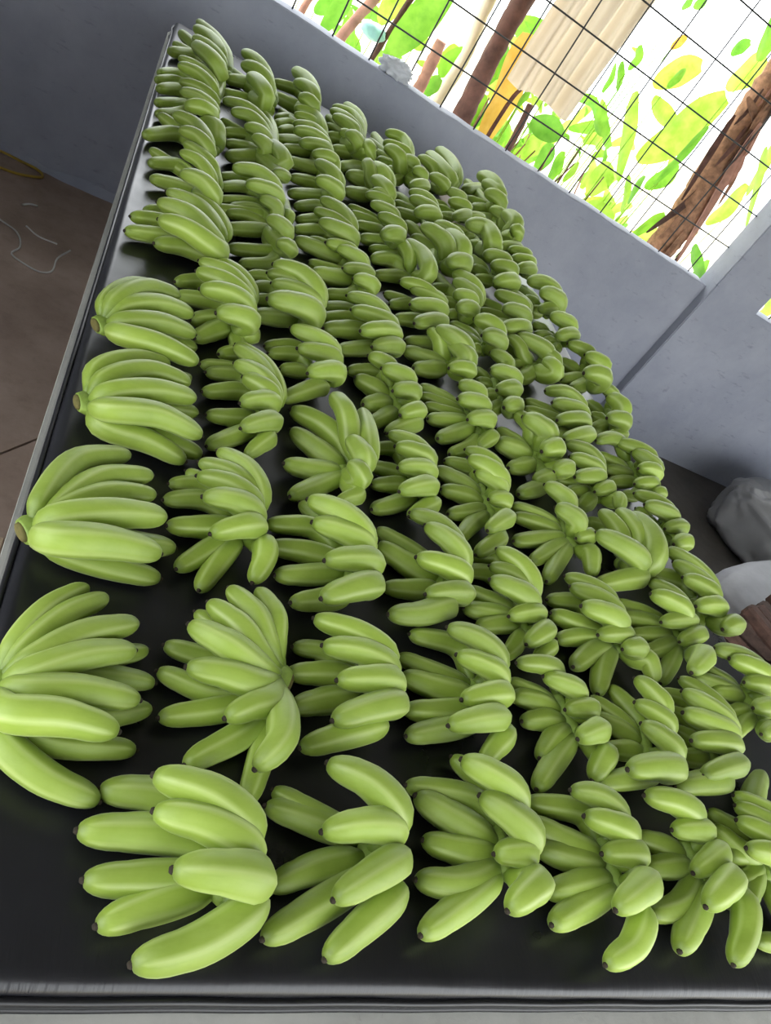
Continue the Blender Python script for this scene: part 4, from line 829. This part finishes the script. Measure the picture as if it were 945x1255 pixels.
# ------------------------------------------------------------------ outside the opening: banana grove
OUTSIDE = [
["P1","stalk","rust",0.061,[0.968,5.0,1.394],[0.95,5.0,1.305],[0.884,5.0,1.079],[0.856,5.0,0.812]],
["P1","stalk","rust",0.042,[0.662,5.1,1.169],[0.647,5.1,1.117],[0.634,5.1,0.973]],
["P1","stalk","trunk",0.033,[1.131,4.9,1.492],[1.114,4.9,1.417],[1.068,4.9,1.075],[1.048,4.9,0.896]],
["P1","leaf","leaf1",0.18,[1.248,4.75,1.708],[1.194,4.75,1.472],[1.147,4.75,1.294],[1.1,4.75,1.124]],
["P1","leaf","leaf2",0.144,[1.107,5.2,1.487],[1.086,5.2,1.317],[1.087,5.2,1.201]],
["P1","leaf","leaf3",0.117,[0.858,5.3,1.294],[0.844,5.3,1.148],[0.81,5.3,0.967]],
["P1","leaf","leaf2",0.126,[1.199,5.1,1.262],[1.301,5.1,1.256],[1.363,5.1,1.232]],
["P1","leaf","leaf3",0.1,[0.818,5.5,1.178],[0.804,5.5,1.098],[0.757,5.5,1.023]],
["P2","pseudostem","trunk",0.117,[1.649,4.8,2.066],[1.637,4.8,1.763],[1.647,4.8,1.442],[1.676,4.8,1.091],[1.695,4.8,0.809]],
["P2","stalk","rust",0.073,[1.389,4.95,1.332],[1.401,4.95,1.172],[1.405,4.95,1.009]],
["P2","leaf","leafy",0.237,[1.848,5.05,1.608],[1.884,5.05,1.432],[1.93,5.05,1.198],[1.971,5.05,0.915]],
["P2","leaf","leaf2",0.129,[1.757,5.3,1.879],[1.806,5.3,1.72],[1.825,5.3,1.51]],
["P2","leaf","leaf3",0.113,[1.843,5.2,1.445],[1.839,5.2,1.355],[1.846,5.2,1.239]],
["P2","leaf","leaf1",0.125,[1.824,5.1,1.204],[1.851,5.1,1.085],[1.846,5.1,0.971]],
["P2","leaf","leaf1",0.116,[1.698,5.4,1.339],[1.619,5.4,1.201],[1.625,5.4,1.113]],
["P2","leaf","leaf3",0.093,[1.565,5.2,1.139],[1.542,5.2,1.079],[1.531,5.2,0.999]],
["P2","leaf","leaf2",0.128,[1.645,5.5,1.31],[1.637,5.5,1.226],[1.597,5.5,1.14]],
["P3","stalk","trunk",0.045,[1.986,4.75,1.336],[2.009,4.75,1.193],[2.021,4.75,0.974]],
["P3","stalk","trunk",0.025,[2.001,5.0,1.408],[1.987,5.0,1.36],[1.966,5.0,1.286]],
["P3","leaf","leaf3",0.157,[2.156,5.0,1.228],[2.286,5.0,1.253],[2.395,5.0,1.272]],
["P3","leaf","leaf3",0.12,[2.402,5.1,1.182],[2.417,5.1,1.102],[2.426,5.1,0.975]],
["P3","leaf","leaf1",0.113,[2.559,5.2,1.169],[2.578,5.2,1.058],[2.608,5.2,0.948]],
["P3","leaf","leaf2",0.117,[2.25,5.0,1.195],[2.249,5.0,1.11],[2.249,5.0,1.023]],
["P3","leaf","leaf2",0.094,[2.14,5.3,1.422],[2.033,5.3,1.471],[2.014,5.3,1.538]],
["P4","leaf","leaf2",0.207,[2.983,5.2,1.227],[2.923,5.2,1.164],[2.932,5.2,1.021]],
["P4","leaf","leaf2",0.08,[3.032,5.1,1.275],[3.096,5.1,1.183],[3.18,5.1,1.051]],
["P4","leaf","leaf2",0.147,[2.8,5.3,1.687],[2.924,5.3,1.476],[3.113,5.3,1.19]],
["P4","leaf","leaf1",0.076,[2.643,5.4,1.776],[2.686,5.4,1.707],[2.745,5.4,1.627]],
["P4","leaf","leaf1",0.081,[2.684,5.4,1.906],[2.72,5.4,1.846],[2.72,5.4,1.759]],
["P4","leaf","leaf2",0.262,[3.523,5.5,1.982],[3.419,5.5,1.762],[3.353,5.5,1.539],[3.246,5.5,1.347]],
["P4","leaf","leaf3",0.071,[3.237,5.0,1.779],[3.214,5.0,1.593],[3.183,5.0,1.328]],
["P4","leaf","leaf2",0.201,[3.387,5.8,2.045],[3.244,5.8,1.919],[3.157,5.8,1.77]],
["P4","leaf","leaf3",0.09,[3.475,5.6,2.307],[3.425,5.6,2.246],[3.413,5.6,2.183]],
["P4","leaf","leaf3",0.075,[2.895,5.6,2.306],[2.894,5.6,2.249],[2.895,5.6,2.203]],
["P4","leaf","leaf3",0.076,[2.984,5.6,2.356],[2.973,5.6,2.293],[2.958,5.6,2.248]],
["P4","leaf","leafy",0.066,[2.989,5.5,2.103],[2.959,5.5,2.048],[2.942,5.5,1.996]],
["P4","leaf","leaf2",0.235,[3.72,5.7,2.313],[3.65,5.7,2.169],[3.617,5.7,2.018]],
["P4","leaf","leaf1",0.189,[3.325,5.3,2.615],[3.353,5.3,2.43],[3.428,5.3,2.233]],
["P4","leaf","leaf2",0.102,[3.701,5.0,1.881],[3.794,5.0,1.748],[4.042,5.0,1.421]],
["P4","leaf","leaf2",0.157,[3.933,5.2,1.642],[3.926,5.2,1.444],[3.89,5.2,1.28]],
["P4","leaf","leaf1",0.093,[3.404,5.0,1.214],[3.342,5.0,1.102],[3.3,5.0,0.959]],
["P4","leaf","leaf3",0.108,[3.7,4.9,1.16],[3.824,4.9,1.069],[3.993,4.9,0.988]],
["P4","leaf","leaf1",0.098,[3.929,4.95,1.124],[3.932,4.95,1.039],[3.903,4.95,0.915]],
["P4","leaf","leaf1",0.12,[2.769,5.2,1.4],[2.665,5.2,1.431],[2.611,5.2,1.516]],
["P4","leaf","leaf2",0.121,[3.018,5.3,0.954],[3.135,5.3,0.961],[3.274,5.3,0.964]],
["P4","leaf","leaf3",0.083,[3.26,5.3,1.312],[3.257,5.3,1.212],[3.298,5.3,1.1]],
["P4","leaf","leaf1",0.147,[3.545,5.5,1.479],[3.526,5.5,1.369],[3.449,5.5,1.226]],
["P4","leaf","leaf2",0.142,[3.106,5.6,1.713],[3.251,5.6,1.669],[3.392,5.6,1.682]],
["P5","pseudostem","dead",0.207,[3.286,4.85,2.449],[3.315,4.85,2.167],[3.362,4.85,1.842],[3.391,4.85,1.567],[3.451,4.85,1.269],[3.455,4.85,0.958],[3.495,4.85,0.658]],
["P5","stalk","dead",0.092,[3.471,4.9,1.372],[3.497,4.9,1.19],[3.549,4.9,0.958]],
["P5","sheath","rust",0.072,[3.364,4.75,1.961],[3.4,4.75,1.701],[3.479,4.75,1.37],[3.571,4.75,1.003]],
["P5","sheath","dead",0.077,[3.167,4.75,2.014],[3.316,4.75,1.935],[3.328,4.75,1.777]],
["P5","sheath","trunk",0.074,[3.205,4.8,1.912],[3.224,4.8,1.674],[3.301,4.8,1.36]],
["P5","sheath","bark2",0.066,[3.372,4.8,1.519],[3.322,4.8,1.34],[3.244,4.8,1.077]],
["P5","leaf","leaf2",0.128,[3.877,5.2,2.021],[3.926,5.2,1.799],[4.006,5.2,1.58]],
["R","leaf","leaf2",0.195,[4.669,5.0,1.232],[4.726,5.0,1.064],[4.735,5.0,0.931]],
["R","leaf","leaf1",0.139,[4.733,4.8,1.214],[4.658,4.8,1.076],[4.656,4.8,0.957]],
["POLE","pole","pole",0.077,[1.644,5.3,1.928],[1.628,5.3,1.622],[1.669,5.3,1.308],[1.655,5.3,1.035]],
]

GROVE = {
    'P1': ('dry_shrub', 'thin pinkish dry stalks and leaves at upper left of the mesh opening', 'shrub', (0.95, 5.05)),
    'P2': ('banana_plant', 'dead dark brown banana stem with hanging yellow leaf behind the mesh', 'banana plant', (1.25, 5.0)),
    'P3': ('small_bush', 'small green bush with dark twigs outside, just below the beige cloth', 'bush', (1.95, 5.1)),
    'P4': ('young_banana_plant', 'sunlit yellow green banana leaves between the beige cloth and peeling brown trunk', 'banana plant', (2.75, 5.35)),
    'P5': ('old_banana_plant', 'thick peeling brown banana trunk behind the mesh near the pillar', 'banana plant', (3.0, 4.9)),
    'R': ('leafy_weed', 'bright leaves seen through the small opening right of the pillar', 'weed', (4.9, 5.0)),
    'POLE': ('garden_pole', 'pale slim pole outside, left of the dead dark stem', 'pole', (1.5, 5.3)),
}


def leaf_mesh(pts, w, rnd, fold=0.28):
    path = catmull(pts, 7)
    n = len(path)
    t = np.gradient(path, axis=0)
    t /= np.linalg.norm(t, axis=1)[:, None]
    ref = np.array([0.25 + rnd.uniform(-0.2, 0.2), -1.0, 0.35])
    side = np.cross(t, ref)
    side /= np.linalg.norm(side, axis=1)[:, None] + 1e-9
    nor = np.cross(side, t)
    v, f = [], []
    for i in range(n):
        k = i / (n - 1)
        h = 0.5 * w * max(0.06, math.sin(PI * (0.06 + 0.92 * k)) ** 0.55)
        for a in (-1, -0.5, 0, 0.5, 1):
            wav = 0.05 * w * math.sin(9 * k + 3 * a)
            v.append(path[i] + side[i] * h * a + nor[i] * (abs(a) * fold * h + wav * abs(a)))
    for i in range(n - 1):
        for j in range(4):
            a = i * 5 + j
            f.append((a, a + 1, a + 6, a + 5))
    me = pydata('leaf', v, f)
    return me


rnd = random.Random(21)
plants = {}
for k, (nm, lab, cat, xy) in GROVE.items():
    plants[k] = tag(empty(nm, (xy[0], xy[1], -0.04)), lab, cat)
stems = {k: [] for k in GROVE}
for row in OUTSIDE:
    th, kind, mt, w = row[:4]
    root = plants[th]
    off = np.array(root.location)
    pts = [np.array(p) - off for p in row[4:]]
    if kind in ('leaf', 'sheath'):
        o = link('leaf' if kind == 'leaf' else 'dry_sheath', leaf_mesh(pts, w, rnd, 0.28 if kind == 'leaf' else 0.6), M[mt], root)
        if kind == 'leaf':
            stems[th].append(min((pts[0], pts[-1]), key=lambda p: p[2]))
    else:
        last = pts[-1].copy()
        foot = np.array([last[0] * 0.95, last[1], 0.0])
        if last[2] > 0.25:
            pts.append((last + foot) / 2)
        pts.append(foot)
        me = tube(kind, pts, [w / 2 * q for q in (0.85, 1.0, 0.93, 1.08, 1.0, 1.1, 1.15)], 14, 8)
        rr = random.Random(int(w * 1e4))
        for vv in me.vertices:
            vv.co.x += rr.uniform(-1, 1) * 0.05 * w
            vv.co.z += rr.uniform(-1, 1) * 0.05 * w
        link(kind, me, M[mt], root)
for th, ends in stems.items():
    for e in ends:
        e = np.array(e)
        base = np.array([e[0] + rnd.uniform(-0.06, 0.06), e[1] + 0.1, 0.0])
        mid = np.array([e[0] + rnd.uniform(-0.03, 0.03), e[1] + 0.05, e[2] * 0.55])
        link('petiole', tube('petiole', [e, mid, base], [0.003, 0.005, 0.007], 6, 4), M['leaf2'], plants[th])

# undergrowth farther back, each plant a thing
for i, (x, y, hgt, mt) in enumerate([(0.7, 6.6, 0.9, 'leaf2'), (1.55, 7.4, 1.0, 'leaf1'), (2.4, 7.0, 0.95, 'leaf2'), (3.3, 7.8, 1.1, 'leaf1'), (4.3, 6.9, 1.05, 'leaf2'), (3.75, 6.2, 0.9, 'leaf1'), (5.4, 6.4, 1.2, 'leaf1')]):
    rt = tag(empty('undergrowth_plant', (x, y, -0.05)),
             'bright low plant far outside, %s of the seven from the left' % ['first', 'second', 'third', 'fifth', 'sixth', 'fourth', 'last'][i], 'plant', 'low sunlit plants behind the banana stems')
    r2 = random.Random(40 + i)
    for k in range(9):
        a = r2.uniform(0, 2 * PI)
        q = r2.uniform(0.25, 0.6)
        pts = [np.array([0.02 * math.cos(a), 0.02 * math.sin(a), 0.0]), np.array([q * 0.4 * math.cos(a), q * 0.4 * math.sin(a), hgt * r2.uniform(0.5, 0.8)]),
               np.array([q * math.cos(a), q * math.sin(a), hgt * r2.uniform(0.55, 1.0)])]
        link('leaf', leaf_mesh(pts, r2.uniform(0.1, 0.2), r2), M[mt], rt)

# more foliage of the young plants and shreds of dead sheath on the old trunk
r4 = random.Random(9)
for th, x0, x1, n in (('P4', 2.0, 3.15, 34), ('P3', 1.75, 2.2, 10), ('P2', 1.1, 1.6, 8), ('P1', 0.6, 1.1, 7)):
    off = np.array(plants[th].location)
    for k in range(n):
        x = r4.uniform(x0, x1)
        z = r4.uniform(0.95, 1.25) if r4.random() < 0.6 else r4.uniform(1.2, 1.9 if th == 'P4' else 1.35)
        y = r4.uniform(5.0, 6.2)
        ln = r4.uniform(0.06, 0.2)
        a = r4.uniform(-1.0, 1.0)
        p0 = np.array([x, y, z]) - off
        p1 = p0 + ln * 0.5 * np.array([math.sin(a), 0.1, math.cos(a)])
        p2 = p0 + ln * np.array([math.sin(a * 1.6), 0.25, math.cos(a * 1.6)])
        link('leaf', leaf_mesh([p0, p1, p2], ln * r4.uniform(0.25, 0.5), r4), M[r4.choice(['leaf1', 'leaf2', 'leaf2', 'leaf3'])], plants[th])
        if r4.random() < 0.4:
            link('petiole', tube('petiole', [p0, (p0 + np.array([p0[0] * 0.9, p0[1] * 0.9, 0.0])) / 2, np.array([p0[0] * 0.85, p0[1] * 0.85, 0.0])], [0.003, 0.005, 0.006], 5, 3), M['leaf2'], plants[th])
off = np.array(plants['P4'].location)
for k in range(22):
    x, z, y = r4.uniform(2.05, 3.7), r4.uniform(0.75, 1.75), r4.uniform(5.6, 7.0)
    ln, a = r4.uniform(0.22, 0.45), r4.uniform(-1.2, 1.2)
    p0 = np.array([x * y / 5.3 - (y - 5.3) * 0.25, y, z - (y - 5.3) * 0.18]) - off
    p1 = p0 + ln * 0.5 * np.array([math.sin(a), 0.1, math.cos(a)])
    p2 = p0 + ln * np.array([math.sin(a * 1.5), 0.3, 0.8 * math.cos(a * 1.5)])
    link('leaf', leaf_mesh([p0, p1, p2], ln * r4.uniform(0.25, 0.4), r4), M['leaf2' if k % 3 else 'leaf1'], plants['P4'])
for th, x0, x1 in (('P3', 1.85, 2.1), ('P4', 2.2, 2.9)):
    off = np.array(plants[th].location)
    for k in range(7):
        x = r4.uniform(x0, x1)
        q = np.array([x, r4.uniform(4.8, 5.2), 0.0]) - off
        q[2] = 0.0
        h = r4.uniform(1.12, 1.3)
        link('stalk', tube('stalk', [q, q + [r4.uniform(-0.05, 0.05), 0, h * 0.6], q + [r4.uniform(-0.15, 0.15), 0, h]], [0.012, 0.009, 0.005], 6, 4), M[r4.choice(['rust', 'dead', 'trunk'])], plants[th])
trunk_pts = [np.array(p) for p in next(q for q in OUTSIDE if q[0] == 'P5' and q[1] == 'pseudostem')[4:]]
off = np.array(plants['P5'].location)
for k in range(26):
    t0 = r4.uniform(0, len(trunk_pts) - 1.6)
    pp = []
    sx, sy = r4.uniform(-0.1, 0.1), r4.uniform(-0.11, -0.07)
    for q in (0.0, 0.4, 0.8):
        t = min(t0 + q * r4.uniform(0.8, 1.2), len(trunk_pts) - 1.01)
        i = int(t)
        c = trunk_pts[i] * (1 - t + i) + trunk_pts[i + 1] * (t - i)
        pp.append(c - off + np.array([sx * (1 + q * 0.5), sy, 0]))
    link('dry_sheath', leaf_mesh(pp, r4.uniform(0.025, 0.06), r4, 0.7), M[r4.choice(['dead', 'rust', 'trunk', 'bark2'])], plants['P5'])

# hanging beige cloth outside the mesh
def cloth():
    nx, nz = 44, 24
    v, f = [], []
    for j in range(nz + 1):
        for i in range(nx + 1):
            a, b = i / nx, j / nz
            z = 2.5 - (1.10 + 0.012 * math.sin(9 * a)) * b
            y = 0.035 * math.sin(19 * a + 1.2 * b) + 0.02 * math.sin(41 * a - 2 * b) + 0.03 * b * math.sin(7 * a)
            x = 1.70 + 0.46 * a + 0.05 * (1 - b) * (a - 0.5) + 0.012 * math.sin(5 * b)
            v.append((x - 1.93, y, z - 1.4))
    for j in range(nz):
        for i in range(nx):
            q = j * (nx + 1) + i
            f.append((q, q + 1, q + nx + 2, q + nx + 1))
    return pydata('hanging_cloth', v, f)
tag(link('hanging_cloth', cloth(), M['cloth'], None, (1.93, 4.5, 1.4)), 'pale beige cloth sheet hanging in folds outside the wire mesh', 'cloth')

# blue green plastic bag caught among the stalks
def lump(name, rx, ry, rz, seed, sub=3, amp=0.18, freq=2.4, flat=True):
    bm = bmesh.new()
    bmesh.ops.create_icosphere(bm, subdivisions=sub, radius=1.0)
    from mathutils import noise
    for vv in bm.verts:
        d = vv.co.normalized()
        k = 1 + amp * noise.noise(d * freq + Vector((seed, seed * 1.7, 0))) + amp * 0.5 * noise.noise(d * freq * 2.6 + Vector((seed * 3, 0, seed)))
        vv.co = Vector((d.x * rx * k, d.y * ry * k, d.z * rz * k))
        if flat:
            vv.co.z = max(vv.co.z, -rz * 0.72)
    me = bpy.data.meshes.new(name)
    bm.to_mesh(me)
    bm.free()
    me.polygons.foreach_set('use_smooth', [True] * len(me.polygons))
    return me
tag(link('plastic_bag', lump('plastic_bag', 0.075, 0.05, 0.045, 2.0, flat=False), M['blue'], None, (1.006, 4.88, 1.19)),
    'small blue green plastic bag caught in stalks outside the mesh', 'bag')
# crumpled plastic on the sill
b1 = lump('crumpled_plastic', 0.085, 0.06, 0.045, 5.0, 4, 0.45, 3.0)
tag(link('crumpled_plastic', b1, M['film'], None, (1.01, 4.055, 1.207)), 'crumpled whitish plastic scrap lying on the grey wall sill', 'plastic scrap')

# ------------------------------------------------------------------ things on the floor at left
pts = []
for k in range(33):
    a = 2 * PI * k / 32
    pts.append((0.215 * math.cos(a), 0.085 * math.sin(a) + 0.03 * math.cos(a), 0.008 + 0.004 * math.sin(3 * a) ** 2))
tag(link('hose', tube('hose', pts, 0.0065, 8, 2), M['hose'], None, (-0.52, 3.885, 0.0)), 'loop of thin yellow hose on the brown floor by the grey wall', 'hose')
def string(pp, lab, r=0.004):
    c = np.mean(pp, axis=0)
    o = link('string', tube('string', [(p[0] - c[0], p[1] - c[1], r) for p in pp], r, 6, 5), M['string'], None, (c[0], c[1], 0.0))
    tag(o, lab, 'string')
string([(-0.42, 3.40), (-0.373, 3.356), (-0.298, 3.312), (-0.262, 3.20), (-0.278, 3.123), (-0.22, 3.085), (-0.16, 3.072), (-0.121, 3.107), (-0.117, 3.231), (-0.081, 3.343)],
       'longest winding pale string on the brown floor left of the bench')
string([(-0.275, 3.394), (-0.215, 3.35), (-0.138, 3.352)], 'short bent piece of pale string on the floor, nearer the bench')
string([(-0.325, 3.565), (-0.30, 3.60), (-0.27, 3.612)], 'tiny straight piece of pale string on the floor below the hose', 0.005)
tag(link('cardboard_scrap', box_me('cardboard_scrap', (-0.13, -0.09, 0), (0.13, 0.09, 0.006), 0.002, 1), M['card'], None, (-0.11, 1.52, 0.0)),
    'beige cardboard scrap on the floor at the far left edge', 'cardboard')

# ------------------------------------------------------------------ sacks and husks at right
def bag(name, rx, ry, rz, seed, amp, wr):
    me = lump(name, 1, 1, 1, seed, 5, amp, 1.4, flat=False)
    from mathutils import noise
    for vv in me.vertices:
        c = vv.co
        n = c.length
        d = c / n
        e = 0.62
        q = Vector([math.copysign(abs(x) ** e, x) for x in d])
        q *= n * (1 + wr * noise.noise(d * 7 + Vector((seed, 0, 0))) + wr * 0.6 * abs(noise.noise(d * 15 + Vector((0, seed, 0)))))
        vv.co = Vector((q.x * rx, q.y * ry, max(q.z, -0.8) * rz + 0.8 * rz))
    return me


s1 = tag(link('plastic_sack', bag('plastic_sack', 0.42, 0.36, 0.225, 1.3, 0.14, 0.05), M['film2'], None, (4.52, 3.2, 0.0)),
         'crumpled translucent plastic sack on the floor against the dark wall foot', 'sack')
s1.rotation_euler = (0, 0, 0.4)
s2 = tag(link('white_sack', bag('white_sack', 0.64, 0.25, 0.19, 3.1, 0.06, 0.012), M['sack'], None, (3.84, 2.36, 0.0)),
         'smooth white sack lying between the plastic sack and the brown husks', 'sack')
s2.rotation_euler = (0, 0, 0.39)
hk = tag(empty('husk_bundle', (3.17, 1.62, 0.0)), 'ragged stack of dark brown husks beside the white sack', 'husks')
hk.rotation_euler = (0, 0, 0.5)
r3 = random.Random(77)
for lz in range(10):
    for k in range(8):
        for seg in range(3):
            x = -0.30 + 0.085 * k + r3.uniform(-0.015, 0.015)
            y0 = -0.30 + 0.2 * seg + r3.uniform(-0.02, 0.02)
            zz = 0.056 * lz
            me = box_me('husk', (x - 0.04, y0, zz + 0.002), (x + 0.04, y0 + 0.19 + r3.uniform(-0.03, 0.02), zz + 0.05 + r3.uniform(-0.004, 0.014)), 0.012, 1)
            tw = r3.uniform(-0.25, 0.25)
            for vv in me.vertices:
                vv.co.x += tw * (vv.co.y - y0 - 0.1) + r3.uniform(-0.006, 0.006)
                vv.co.z += r3.uniform(-0.004, 0.004) + 0.02 * abs(vv.co.x - x)
            link('husk', me, M['bark' if r3.random() < 0.6 else 'bark2'], hk)
